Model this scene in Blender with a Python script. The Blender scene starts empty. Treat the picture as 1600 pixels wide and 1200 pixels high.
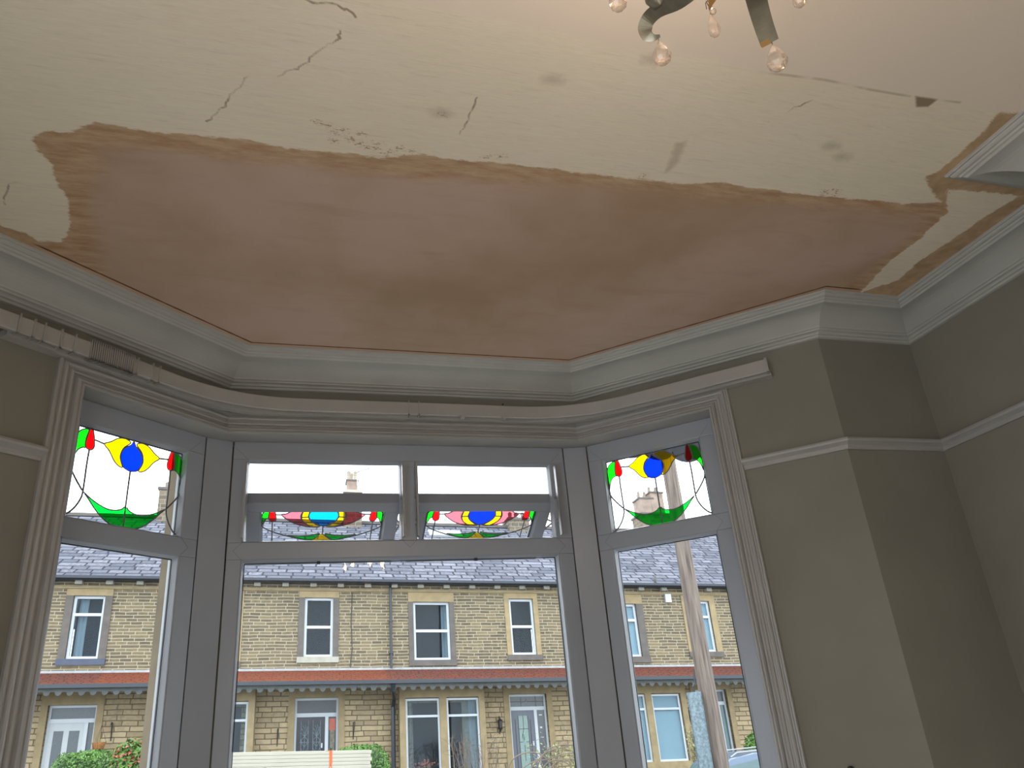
import bpy, bmesh, math, random
import numpy as np
from mathutils import Vector, Matrix
random.seed(7); rng = np.random.default_rng(7)
C = bpy.context.scene.collection
SC = bpy.context.scene

# ------------------------------------------------------------------ camera
def cam_axes(p, r, y):
    p, r, y = map(math.radians, (p, r, y))
    f0 = Vector((math.sin(y), math.cos(y), 0)); r0 = Vector((math.cos(y), -math.sin(y), 0)); u0 = Vector((0, 0, 1))
    f = math.cos(p)*f0 + math.sin(p)*u0; u = -math.sin(p)*f0 + math.cos(p)*u0
    rt = math.cos(r)*r0 + math.sin(r)*u; up = -math.sin(r)*r0 + math.cos(r)*u
    return rt, up, f
rt, up, fw = cam_axes(24.06, -4.93, 17.89)
cd = bpy.data.cameras.new('camera'); cam = bpy.data.objects.new('camera', cd); C.objects.link(cam)
cam.matrix_world = Matrix(((rt.x, up.x, -fw.x, 0), (rt.y, up.y, -fw.y, 0), (rt.z, up.z, -fw.z, 0), (0, 0, 0, 1)))
cd.sensor_width = 36; cd.lens = 36*1203/1600; cd.clip_start = .02; cd.clip_end = 500
SC.camera = cam
SC.view_settings.view_transform = 'Standard'; SC.view_settings.look = 'None'
SC.view_settings.gamma = 1; SC.view_settings.exposure = 0.56
try: SC.view_settings.use_curve_mapping = False
except Exception: pass

# ------------------------------------------------------------------ sky (bright overcast)
SKY = 3.2
w = bpy.data.worlds.new('overcast_sky'); SC.world = w; w.use_nodes = True
nt = w.node_tree; bg = nt.nodes['Background']
tc = nt.nodes.new('ShaderNodeTexCoord'); nz = nt.nodes.new('ShaderNodeTexNoise'); nz.inputs['Scale'].default_value = 2.2
cr = nt.nodes.new('ShaderNodeValToRGB')
cr.color_ramp.elements[0].position = .3; cr.color_ramp.elements[0].color = (.80, .90, 1, 1)
cr.color_ramp.elements[1].position = .7; cr.color_ramp.elements[1].color = (.97, .99, 1, 1)
nt.links.new(tc.outputs['Generated'], nz.inputs['Vector']); nt.links.new(nz.outputs['Fac'], cr.inputs['Fac'])
nt.links.new(cr.outputs['Color'], bg.inputs['Color']); bg.inputs['Strength'].default_value = SKY

H = 1.6            # ceiling height above the lens
FL = -1.45         # floor of the room
BULB_W = 0.95       # each chandelier lamp

# ------------------------------------------------------------------ helpers
class MB:
    """collects shapes; build() links them as ONE mesh object"""
    def __init__(s, fn=None): s.v = []; s.f = []; s.fn = fn
    def add(s, pts, faces):
        o = len(s.v); s.v += [tuple(map(float, p)) for p in pts]; s.f += [tuple(i+o for i in f) for f in faces]; return s
    def box(s, x0, x1, y0, y1, z0, z1):
        return s.add([(x, y, z) for x in (x0, x1) for y in (y0, y1) for z in (z0, z1)],
                     [(0,1,3,2),(4,6,7,5),(0,4,5,1),(2,3,7,6),(0,2,6,4),(1,5,7,3)])
    def prism(s, poly, a0, a1, ax=2):
        """poly in the two axes other than ax (cyclic order kept), extruded along ax"""
        def P(p, a):
            if ax == 2: return (p[0], p[1], a)
            if ax == 1: return (p[0], a, p[1])
            return (a, p[0], p[1])
        n = len(poly)
        return s.add([P(p, a0) for p in poly]+[P(p, a1) for p in poly],
                     [tuple(range(n))[::-1], tuple(range(n, 2*n))]+[(i, (i+1) % n, n+(i+1) % n, n+i) for i in range(n)])
    def tube(s, pts, r, n=8, r1=None, cap=True):
        pts = [Vector(p) for p in pts]; m = len(pts); rings = []; prev = None
        for i, p in enumerate(pts):
            d = (pts[min(i+1, m-1)]-pts[max(i-1, 0)])
            d = d.normalized() if d.length > 1e-9 else Vector((0, 0, 1))
            if prev is None:
                a = d.cross(Vector((0, 0, 1)));
                if a.length < .1: a = d.cross(Vector((1, 0, 0)))
            else: a = prev-d*prev.dot(d)
            a.normalize(); prev = a; b = d.cross(a)
            rr = r if r1 is None else r+(r1-r)*i/(m-1)
            rings += [p+(a*math.cos(t)+b*math.sin(t))*rr for t in [2*math.pi*k/n for k in range(n)]]
        F = [(i*n+k, i*n+(k+1) % n, (i+1)*n+(k+1) % n, (i+1)*n+k) for i in range(m-1) for k in range(n)]
        if cap: F += [tuple(range(n))[::-1], tuple(range((m-1)*n, m*n))]
        return s.add(rings, F)
    def lathe(s, prof, c, n=16, ax=(0,0,1)):
        """prof = [(r, z)...] about the axis through c"""
        q = Vector((0,0,1)).rotation_difference(Vector(ax)); m = len(prof)
        V = [Vector(c)+q @ Vector((r*math.cos(2*math.pi*k/n), r*math.sin(2*math.pi*k/n), z)) for r, z in prof for k in range(n)]
        return s.add(V, [(i*n+k, i*n+(k+1) % n, (i+1)*n+(k+1) % n, (i+1)*n+k) for i in range(m-1) for k in range(n)]
                     + [tuple(range(n))[::-1], tuple(range((m-1)*n, m*n))])
    def strip(s, pts, wv, th):
        """ribbon along pts, width vectors wv, thickness th"""
        n = len(pts); V = []
        for i in range(n):
            p = Vector(pts[i]); d = (Vector(pts[min(i+1, n-1)])-Vector(pts[max(i-1, 0)])).normalized()
            a = Vector(wv[i]); nn = d.cross(a).normalized()*th*.5
            V += [p-a*.5-nn, p+a*.5-nn, p+a*.5+nn, p-a*.5+nn]
        F = [(i*4+k, i*4+(k+1) % 4, (i+1)*4+(k+1) % 4, (i+1)*4+k) for i in range(n-1) for k in range(4)]
        return s.add(V, F+[(3,2,1,0), tuple(range(4*n-4, 4*n))])
    def build(s, name, mat, parent=None, smooth=False, kind=None, bevel=0):
        V = np.array(s.v, float)
        me = bpy.data.meshes.new(name)
        W = [s.fn(*p) for p in s.v] if s.fn else s.v
        loc = Vector((0, 0, 0))
        if parent is None:                       # origin at the base of the thing
            A = np.array([tuple(p) for p in W]); loc = Vector(((A[:,0].min()+A[:,0].max())/2, (A[:,1].min()+A[:,1].max())/2, A[:,2].min()))
        else: loc = parent.matrix_world_loc if hasattr(parent, 'matrix_world_loc') else Vector(ORI.get(parent.name, (0, 0, 0)))
        me.from_pydata([Vector(p)-loc for p in W], [], s.f)
        bm = bmesh.new(); bm.from_mesh(me); bmesh.ops.recalc_face_normals(bm, faces=bm.faces)
        bm.to_mesh(me); bm.free()
        uvl = me.uv_layers.new(name='metres').data          # box mapping in local metres
        for p in me.polygons:
            ids = list(p.vertices); P = V[ids]
            nrm = np.zeros(3)
            for i in range(1, len(ids)-1): nrm += np.cross(P[i]-P[0], P[i+1]-P[0])
            a = np.abs(nrm); k = int(a.argmax())
            for li, vi in zip(p.loop_indices, ids):
                q = V[vi]
                uvl[li].uv = (q[0], q[1]) if k == 2 else ((q[2], q[1]) if k == 0 else (q[0], q[2]*1.0))
            p.use_smooth = smooth
        if mat: me.materials.append(mat)
        o = bpy.data.objects.new(name, me); C.objects.link(o)
        if parent is None: o.location = loc; ORI[o.name] = tuple(loc)
        else: o.parent = parent; ORI[o.name] = tuple(loc)
        if kind: o['kind'] = kind
        if bevel:
            b = o.modifiers.new('bevel', 'BEVEL'); b.width = bevel; b.segments = 2; b.limit_method = 'ANGLE'
        return o
ORI = {}
def thing(name, label, cat, loc, group=None, kind=None):
    o = bpy.data.objects.new(name, None); C.objects.link(o); o.location = loc; o.empty_display_size = .05
    ORI[o.name] = tuple(loc)
    if kind: o['kind'] = kind
    if label: o['label'] = label; o['category'] = cat
    if group: o['group'] = group
    return o
def tag(o, label, cat, group=None, kind=None):
    o['label'] = label; o['category'] = cat
    if group: o['group'] = group
    if kind: o['kind'] = kind
    return o
def catmull(P, k=4, closed=True):
    P = [np.array(p, float) for p in P]; n = len(P); out = []
    rngi = range(n) if closed else range(n-1)
    for i in rngi:
        if closed: a, b, c, d = P[(i-1) % n], P[i], P[(i+1) % n], P[(i+2) % n]
        else: a, b, c, d = P[max(i-1, 0)], P[i], P[i+1], P[min(i+2, n-1)]
        for j in range(k):
            t = j/k
            out.append(tuple(.5*((2*b)+(c-a)*t+(2*a-5*b+4*c-d)*t*t+(3*b-a-3*c+d)*t**3)))
    if not closed: out.append(tuple(P[-1]))
    return out

# ------------------------------------------------------------------ materials
class N:
    def __init__(s, name):
        s.m = bpy.data.materials.new(name); s.m.use_nodes = True; s.t = s.m.node_tree; s.b = s.t.nodes['Principled BSDF']
    def new(s, t, **k):
        n = s.t.nodes.new(t)
        for a, b in k.items(): setattr(n, a, b)
        return n
    def ln(s, a, b): s.t.links.new(a, b)
    def val(s, x, inp):
        if hasattr(x, 'is_output') or hasattr(x, 'links'): s.ln(x, inp)
        else: inp.default_value = x
    def math(s, op, a, b=0.0, clamp=False):
        n = s.new('ShaderNodeMath', operation=op); n.use_clamp = clamp; s.val(a, n.inputs[0]); s.val(b, n.inputs[1]); return n.outputs[0]
    def noise(s, sc, det=4, rough=.55, vec=None, stretch=None):
        n = s.new('ShaderNodeTexNoise'); n.inputs['Scale'].default_value = sc; n.inputs['Detail'].default_value = det
        n.inputs['Roughness'].default_value = rough
        v = vec or s.coord()
        if stretch:
            mp = s.new('ShaderNodeMapping'); mp.inputs['Scale'].default_value = stretch; s.ln(v, mp.inputs['Vector']); v = mp.outputs[0]
        s.ln(v, n.inputs['Vector']); return n.outputs['Fac']
    def coord(s, w='Object'):
        k = '_c'+w
        if not hasattr(s, k): setattr(s, k, s.new('ShaderNodeTexCoord').outputs[w])
        return getattr(s, k)
    def mix(s, f, a, b, mode='MIX'):
        n = s.new('ShaderNodeMix', data_type='RGBA', blend_type=mode)
        s.val(f, n.inputs[0]); s.val(a, n.inputs[6]); s.val(b, n.inputs[7]); return n.outputs[2]
    def ramp(s, f, lo, hi):
        n = s.new('ShaderNodeMapRange'); n.inputs[1].default_value = lo; n.inputs[2].default_value = hi; s.val(f, n.inputs[0]); return n.outputs[0]
    def attr(s, name): return s.new('ShaderNodeAttribute', attribute_name=name).outputs['Fac']
    def bump(s, h, st=.2, dist=.01):
        n = s.new('ShaderNodeBump'); n.inputs['Strength'].default_value = st; n.inputs['Distance'].default_value = dist
        s.ln(h, n.inputs['Height']); s.ln(n.outputs[0], s.b.inputs['Normal'])
def c4(c): return (c[0], c[1], c[2], 1)
def mk(name, col, rough=.6, var=.12, sc=6, metal=0, bump=0, bsc=60, col2=None, spec=.5, stretch=None):
    n = N(name); f = n.ramp(n.noise(sc, stretch=stretch), .3, .7)
    a = c4([x*(1-var) for x in col]); b = c4(col2) if col2 else c4([min(1, x*(1+var)) for x in col])
    n.ln(n.mix(f, a, b), n.b.inputs['Base Color']); n.b.inputs['Roughness'].default_value = rough
    n.b.inputs['Metallic'].default_value = metal; n.b.inputs['Specular IOR Level'].default_value = spec
    if bump: n.bump(n.noise(bsc, 5), bump, .005)
    return n.m
def glass_mat(name, tint=(1, 1, 1), gloss=1.0, rough=.02):
    n = N(name); n.t.nodes.remove(n.b); out = n.t.nodes['Material Output']
    tr = n.new('ShaderNodeBsdfTransparent'); tr.inputs[0].default_value = c4(tint)
    gl = n.new('ShaderNodeBsdfGlossy'); gl.inputs['Roughness'].default_value = rough; gl.inputs[0].default_value = (gloss*.82, gloss*.92, gloss, 1)
    fr = n.new('ShaderNodeFresnel'); fr.inputs[0].default_value = 1.45
    geo = n.new('ShaderNodeNewGeometry'); fac = n.math('MULTIPLY', fr.outputs[0], n.math('SUBTRACT', 1.0, geo.outputs['Backfacing']))
    mx = n.new('ShaderNodeMixShader'); n.ln(fac, mx.inputs[0]); n.ln(tr.outputs[0], mx.inputs[1]); n.ln(gl.outputs[0], mx.inputs[2])
    n.ln(mx.outputs[0], out.inputs[0]); return n.m

M = {}
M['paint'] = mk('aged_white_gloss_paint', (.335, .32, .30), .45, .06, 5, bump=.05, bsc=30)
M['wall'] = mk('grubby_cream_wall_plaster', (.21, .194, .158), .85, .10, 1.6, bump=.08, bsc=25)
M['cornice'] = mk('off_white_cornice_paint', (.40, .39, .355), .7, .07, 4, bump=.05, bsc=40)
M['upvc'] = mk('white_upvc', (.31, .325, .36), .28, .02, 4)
M['upvc_seam'] = mk('grey_joint_line', (.16, .16, .17), .6)
M['gasket'] = mk('black_rubber_gasket', (.02, .022, .025), .6)
M['track'] = mk('cream_white_plastic_track', (.37, .35, .325), .35, .04, 8)
M['clear'] = glass_mat('clear_window_glass', (.96, .98, .98))
M['houseglass'] = glass_mat('house_window_glass', (.80, .86, .90), .62, 0.0)
M['g_red'] = glass_mat('red_stained_glass', (.85, .02, .03)); M['g_green'] = glass_mat('green_stained_glass', (.05, .80, .06))
M['g_emer'] = glass_mat('emerald_stained_glass', (.02, .72, .15))
M['g_yel'] = glass_mat('yellow_stained_glass', (.98, .78, .0)); M['g_blue'] = glass_mat('blue_stained_glass', (.0, .12, .95))
M['g_cyan'] = glass_mat('cyan_stained_glass', (.0, .5, .9)); M['g_pink'] = glass_mat('dusky_pink_stained_glass', (.72, .30, .34))
M['lead'] = mk('grey_lead', (.13, .13, .14), .5)
M['bounce_floor'] = mk('pale_bounce_floor', (.80, .77, .72), .9, .04, 4)  # added pale floor covering, unseen, bouncing daylight up to the ceiling
M['wall_pale'] = mk('pale_cream_back_wall', (.82, .79, .73), .9, .03, 3)  # unseen back walls made pale to bounce light onto the ceiling
M['stone_trim'] = mk('buff_dressed_stone', (0.264, 0.201, 0.111), .9, .15, 5, bump=.2, bsc=30)
M['stone_dark'] = mk('weathered_dark_stone', (0.0978, 0.0859, 0.078), .9, .18, 4, bump=.2, bsc=30)
M['stone_own'] = mk('own_bay_sandstone', (0.167, 0.13, 0.0837), .9, .2, 5, bump=.2, bsc=30)
M['sill_blue'] = mk('blue_grey_painted_stone', (0.0516, 0.0632, 0.0978), .7, .1)
M['sill_light'] = mk('pale_stone_sill', (0.31, 0.298, 0.252), .9, .1)
M['ext_white'] = mk('white_window_frame_outdoors', (0.459, 0.494, 0.528), .35, .02)
M['gutter'] = mk('black_blue_gutter', (0.0151, 0.0206, 0.031), .35, .1)
M['leadflash'] = mk('lead_flashing', (0.275, 0.287, 0.298), .7, .15)
M['timberfascia'] = mk('grey_painted_scalloped_board', (.07, .076, .074), .7, .15)
M['own_fascia'] = mk('dark_grey_own_fascia', (0.0688, 0.0746, 0.0859), .7, .1)
M['dark_room'] = mk('dark_panel_for_unlit_room', (.018, .017, .022), .9, .3, 2)  # near-black panel colour stands in for the shade of an unlit room
M['blind'] = mk('pale_blue_drawn_blind', (.36, .45, .465), .9, .03)
M['net'] = mk('pale_curtain_cloth', (0.241, 0.281, 0.287), .9, .15, 8, stretch=(12, 12, 1))
M['curtain_pattern'] = mk('patterned_beige_curtain', (0.196, 0.15, 0.103), .9, .3, 18, col2=(0.252, 0.241, 0.207))
M['pots'] = mk('weathered_clay_pot', (0.23, 0.173, 0.138), .9, .25, 3)
M['pots_pale'] = mk('pale_buff_pot', (0.31, 0.275, 0.218), .9, .2, 3)
M['aerial'] = mk('grey_aluminium', (0.287, 0.287, 0.298), .4, .1, metal=.6)
M['iron'] = mk('black_iron', (.02, .02, .022), .5, .2)
M['door_white'] = mk('white_door', (0.413, 0.436, 0.448), .4, .03)
M['door_black'] = mk('black_front_door', (0.0229, 0.0264, 0.0367), .3, .1)
M['door_grey'] = mk('slate_grey_front_door', (0.0978, 0.109, 0.144), .4, .05)
M['obscure'] = mk('obscured_leaded_glass', (0.0632, 0.0746, 0.0859), .25, .5, 90)
M['obscure_green'] = mk('sea_green_decorative_glass', (0.173, 0.264, 0.241), .25, .15, 40)
M['wood_pole'] = mk('weathered_pole_timber', (.075, .052, .043), .9, .35, 34, bump=.5, bsc=40, stretch=(1, 1, .045), col2=(.19, .15, .125))
M['galv'] = mk('galvanised_steel', (0.113, 0.153, 0.182), .45, .25, 28, metal=.3, col2=(0.21, 0.267, 0.298))
M['timber'] = mk('pale_planed_timber', (.37, .345, .285), .8, .08, 8, stretch=(.3, 4, 4))
M['strap'] = mk('orange_ratchet_strap', (0.632, 0.103, 0.0229), .7, .05)
M['car'] = mk('blue_grey_car_paint', (0.0978, 0.132, 0.19), .25, .03, metal=.4)
M['carglass'] = mk('tinted_car_glass', (.06, .11, .12), .05, .1)
M['van'] = mk('dark_grey_van_paint', (.06, .065, .07), .35, .03)
M['tyre'] = mk('tyre_rubber', (.02, .02, .02), .8)
M['leaf'] = mk('hedge_leaf', (0.052, 0.127, 0.0189), .6, .5, 3, col2=(0.104, 0.237, 0.0284))
M['leaf_y'] = mk('yellow_green_leaf', (0.161, 0.218, 0.0574), .6, .4, 5, col2=(0.275, 0.298, 0.115))
M['leaf_red'] = mk('coppery_new_leaf', (0.275, 0.0688, 0.0344), .6, .3)
M['leaf_core'] = mk('shaded_hedge_inside', (.02, .045, .012), .9, .3)  # hedge core painted dark for the shade between the leaves
M['twig'] = mk('bare_brown_twig', (0.15, 0.115, 0.0859), .9, .3)
M['basket'] = mk('orange_coir_basket', (0.298, 0.127, 0.0402), .9, .3, 30)
M['flower'] = mk('salmon_pink_petal', (0.436, 0.115, 0.0803), .7, .3)
M['ground'] = mk('tarmac_road', (0.078, 0.078, 0.0806), .9, .2, 3)
M['bronze'] = mk('brushed_bronze_gilt', (.30, .26, .19), .38, .25, 30, metal=.75)
M['gold'] = mk('warm_gilt_inside', (.45, .24, .07), .4, .1, metal=.5)
M['wire'] = mk('dark_wire', (.05, .045, .04), .5, metal=.5)
def bulbmat():
    n = N('lit_candle_bulb'); n.b.inputs['Base Color'].default_value = (1, .8, .55, 1)
    n.b.inputs['Emission Color'].default_value = (1, .62, .28, 1); n.b.inputs['Emission Strength'].default_value = 25; return n.m
M['bulb'] = bulbmat()
def crystal():
    n = N('faceted_amber_crystal'); n.b.inputs['Base Color'].default_value = (.86, .72, .60, 1); n.b.inputs['Roughness'].default_value = .10
    n.b.inputs['Transmission Weight'].default_value = .72; n.b.inputs['IOR'].default_value = 1.5; return n.m
M['crystal'] = crystal()

def brickmat(name, c1, c2, mort, bw, rh, ms, dark=(.05, .045, .035), damt=.5, bump=.5):
    n = N(name); uv = n.new('ShaderNodeUVMap', uv_map='metres').outputs[0]
    nn = n.new('ShaderNodeTexNoise'); nn.inputs['Scale'].default_value = 1.7; n.ln(uv, nn.inputs['Vector'])
    sub = n.new('ShaderNodeVectorMath', operation='SUBTRACT'); n.ln(nn.outputs['Color'], sub.inputs[0]); sub.inputs[1].default_value = (.5, .5, .5)
    mul = n.new('ShaderNodeVectorMath', operation='MULTIPLY'); n.ln(sub.outputs[0], mul.inputs[0]); mul.inputs[1].default_value = (.16, .035, 0)
    add = n.new('ShaderNodeVectorMath', operation='ADD'); n.ln(uv, add.inputs[0]); n.ln(mul.outputs[0], add.inputs[1])
    b = n.new('ShaderNodeTexBrick'); b.offset = .45; b.squash = 1.6; b.squash_frequency = 3; n.ln(add.outputs[0], b.inputs['Vector'])
    b.inputs['Scale'].default_value = 1; b.inputs['Brick Width'].default_value = bw; b.inputs['Row Height'].default_value = rh
    b.inputs['Mortar Size'].default_value = ms; b.inputs['Mortar Smooth'].default_value = .3; b.inputs['Bias'].default_value = -.1
    b.inputs['Color1'].default_value = c4(c1); b.inputs['Color2'].default_value = c4(c2); b.inputs['Mortar'].default_value = c4(mort)
    big = n.new('ShaderNodeTexNoise'); big.inputs['Scale'].default_value = .9; big.inputs['Detail'].default_value = 3; n.ln(uv, big.inputs['Vector'])
    sm = n.new('ShaderNodeTexNoise'); sm.inputs['Scale'].default_value = 9; sm.inputs['Detail'].default_value = 5; n.ln(uv, sm.inputs['Vector'])
    f = n.math('MULTIPLY', n.ramp(sm.outputs['Fac'], .42, .66), damt)
    f = n.math('MULTIPLY', f, n.ramp(big.outputs['Fac'], .35, .6))
    f = n.math('MULTIPLY', f, n.math('SUBTRACT', 1.0, b.outputs['Fac']))
    col = n.mix(f, b.outputs['Color'], c4(dark))
    n.ln(col, n.b.inputs['Base Color']); n.b.inputs['Roughness'].default_value = .9; n.b.inputs['Specular IOR Level'].default_value = .15
    n.bump(n.math('SUBTRACT', sm.outputs['Fac'], n.math('MULTIPLY', b.outputs['Fac'], .8)), bump, .02)
    return n.m
M['rubble'] = brickmat('coursed_gritstone_upper_wall', (.185, .145, .088), (.095, .077, .055), (.33, .295, .22), .30, .088, .011, damt=.55)
M['ashlar'] = brickmat('buff_stone_lower_wall', (.40, .315, .195), (.27, .21, .13), (.13, .10, .065), .38, .135, .015, damt=.35)
M['slate'] = brickmat('grey_lilac_roof_slate', (.085, .09, .115), (.185, .185, .22), (.028, .028, .04), .42, .28, .030, dark=(.05, .05, .065), damt=.8, bump=.7)
M['redtile'] = brickmat('red_clay_tile_canopy', (0.159, 0.0468, 0.0281), (0.115, 0.0374, 0.0281), (0.0562, 0.0218, 0.0174), .20, .12, .018, dark=(0.0749, 0.0437, 0.0374), damt=.9, bump=.6)
M['redtile_new'] = brickmat('bright_red_clay_tile_canopy', (0.187, 0.053, 0.025), (0.156, 0.0406, 0.0218), (0.0872, 0.0281, 0.0187), .20, .12, .018, dark=(0.1, 0.0437, 0.0312), damt=.6, bump=.6)
M['chimstack'] = brickmat('sooty_chimney_stone', (0.173, 0.138, 0.0978), (0.0978, 0.0803, 0.0688), (0.241, 0.207, 0.161), .3, .15, .012, damt=.6)

# ------------------------------------------------------------------ plan of the room
# ceiling edge of the cornice, walked clockwise; everything else is an offset of this line
P0 = [(-1.41, -2.2), (-1.41, 2.32), (-1.03, 2.32), (-.162, 3.13), (1.311, 3.13), (2.18, 2.32), (2.557, 2.32),
      (2.557, 1.586), (2.119, 1.586), (2.119, .05), (2.557, .05), (2.557, -2.2)]
def offset(P, d, closed=False):
    n = len(P); out = []
    for i in range(n):
        ns = []
        for a, b in ((i-1, i), (i, i+1)):
            if closed: a %= n; b %= n
            if a < 0 or b >= n: continue
            t = Vector((P[b][0]-P[a][0], P[b][1]-P[a][1])).normalized(); ns.append(Vector((-t.y, t.x)))
        if len(ns) == 1: m = ns[0]*d
        else: s = ns[0]+ns[1]; m = s*(d/(1+ns[0].dot(ns[1])))
        out.append((P[i][0]+m.x, P[i][1]+m.y))
    return out
def sweep(mb, path, prof, closed_prof=False, d0=0.0, z0=0.0):
    """prof = [(d, z)]: offset outward from path, height"""
    cols = [offset(path, d0+d) for d, z in prof]; m = len(path); k = len(prof); o = len(mb.v)
    V = [(cols[j][i][0], cols[j][i][1], z0+prof[j][1]) for i in range(m) for j in range(k)]
    F = [(i*k+j, i*k+(j+1) % k, (i+1)*k+(j+1) % k, (i+1)*k+j) for i in range(m-1) for j in range(k if closed_prof else k-1)]
    if closed_prof: F += [tuple(range(k))[::-1], tuple(range((m-1)*k, m*k))]
    return mb.add(V, F)
WD = .21                                              # wall face behind the cornice edge
B0, C0, D0, DL0 = map(Vector, ((-.162, 3.13), (1.311, 3.13), (2.18, 2.32), (-1.03, 2.32)))
tF = Vector((1, 0)); tR = (D0-C0).normalized(); tL = (B0-DL0).normalized()
SIDES = {'F': (B0, tF), 'R': (C0, tR), 'L': (B0, tL)}
def on(side, s, d):
    o, t = SIDES[side]; nrm = Vector((-t.y, t.x)); p = o+t*s+nrm*d; return p
def fmap(side):
    """local (s, z, d) of a bay side -> world; d grows outdoors"""
    return lambda s, z, d: (*on(side, s, d), z)

# ------------------------------------------------------------------ ceiling
PINK = [(-0.706,1.932),(-0.66,1.901),(-0.605,1.9),(-0.532,1.848),(-0.453,1.853),(-0.355,1.854),(-0.236,1.844),(-0.115,1.84),(-0.026,1.855),(0.101,1.848),(0.252,1.845),(0.362,1.804),(0.443,1.813),(0.561,1.802),(0.747,1.798),(0.922,1.8),(1.077,1.794),(1.215,1.792),(1.342,1.762),(1.439,1.761),(1.616,1.764),(1.793,1.757),(1.949,1.75),(2.107,1.741),(2.236,1.711),(2.297,1.753),(2.305,1.831),(2.326,1.919),(2.314,2.045),(2.332,2.16),(2.36,2.294),(2.39,2.5),(1.329,3.3),(-0.163,3.3),(-0.80,2.62),(-0.85,2.47),(-0.745,2.452),(-0.705,2.38),(-0.687,2.307),(-0.675,2.206),(-0.689,2.146),(-0.685,2.086),(-0.684,2.029),(-0.707,2.001)]
INNER = [(-0.55,1.949),(-0.363,1.927),(-0.116,1.923),(0.263,1.927),(0.586,1.9),(0.942,1.851),(1.236,1.832),(1.655,1.821),(2.049,1.804),(2.222,1.805),(2.266,1.92),(2.279,2.193),(2.156,2.4),(1.299,3.3),(-0.161,3.3),(-0.645,2.65),(-0.637,2.442),(-0.587,2.159)]
PAPER = [(-3,1.27),(0.635,1.294),(0.784,1.314),(1.037,1.294),(1.244,1.308),(1.424,1.295),(1.581,1.3),(1.739,1.298),(1.895,1.288),(2.131,1.3),(3,1.3),(3,-3),(-3,-3)]
CRACKS = [[(0.086,1.401),(0.085,1.434),(0.052,1.467),(0.015,1.516),(-0.016,1.551),(-0.056,1.585)],[(-0.135,1.601),(-0.161,1.651),(-0.196,1.716),(-0.241,1.781)],[(0.007,1.334),(0.081,1.336),(0.121,1.355)],[(-0.86,2.271),(-0.827,2.171),(-0.783,2.148)],[(1.353,1.475),(1.393,1.419),(1.433,1.367)],[(0.455,1.70),(0.469,1.622),(0.47,1.548)]]
EDGE = [(1.2,1.308),(1.424,1.295),(1.581,1.3),(1.739,1.298),(1.895,1.288)]
TAN = [[(2.372,2.308),(2.461,2.216),(2.442,2.047),(2.461,1.931),(2.469,1.782),(2.495,1.635),(2.543,1.597),(2.62,1.60),(2.62,1.98),(2.62,2.4),(2.4,2.4)],
 [(2.049,1.599),(2.08,1.561),(2.083,1.48),(2.069,1.363),(2.044,1.29),(2.13,1.291),(2.15,1.312),(2.14,1.57),(2.17,1.58),(2.6,1.57),(2.6,1.621),(2.346,1.633),(2.189,1.646),(2.239,1.71),(2.141,1.669)],
 [(-0.98,2.32),(-0.905,2.385),(-0.841,2.42),(-0.814,2.463),(-0.753,2.538),(-0.778,2.6),(-1.0,2.45)]]
SMEAR = [(1.147,1.749),(1.112,1.611),(1.143,1.599),(1.167,1.698)]
DARKTRI = [(1.735,1.294),(1.816,1.291),(1.809,1.323),(1.773,1.331)]
FLECK = [(0.105,1.765),(0.142,1.777),(0.098,1.799),(0.172,1.799),(0.25,1.826),(0.293,1.795),(0.308,1.829),(0.049,1.73),(0.177,1.757),(0.388,1.638),(0.556,1.782),(0.226,1.788),(1.75,1.74),(1.80,1.745),(2.2,1.66),(2.15,1.65),(.08,1.74),(.12,1.75),(.155,1.785),(.20,1.81),(.225,1.805),(.27,1.81),(.33,1.80),(.60,1.775),(1.78,1.725),(2.18,1.62),(1.08,1.775)]
SMUDGE = [(.385,1.63),(1.62,1.53),(1.69,1.57),(.9,1.33),(.66,1.45)]
def segdist(X, Y, a, b):
    ax, ay = a; bx, by = b; dx, dy = bx-ax, by-ay; t = np.clip(((X-ax)*dx+(Y-ay)*dy)/(dx*dx+dy*dy+1e-12), 0, 1)
    return np.hypot(X-ax-t*dx, Y-ay-t*dy)
def sd_poly(X, Y, P):
    D = np.full(X.shape, 9.); ins = np.zeros(X.shape, bool); n = len(P)
    for i in range(n):
        a, b = P[i], P[(i+1) % n]; D = np.minimum(D, segdist(X, Y, a, b))
        c = ((a[1] > Y) != (b[1] > Y)) & (X < (b[0]-a[0])*(Y-a[1])/((b[1]-a[1]) or 1e-12)+a[0]); ins ^= c
    return np.where(ins, -D, D)
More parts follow.
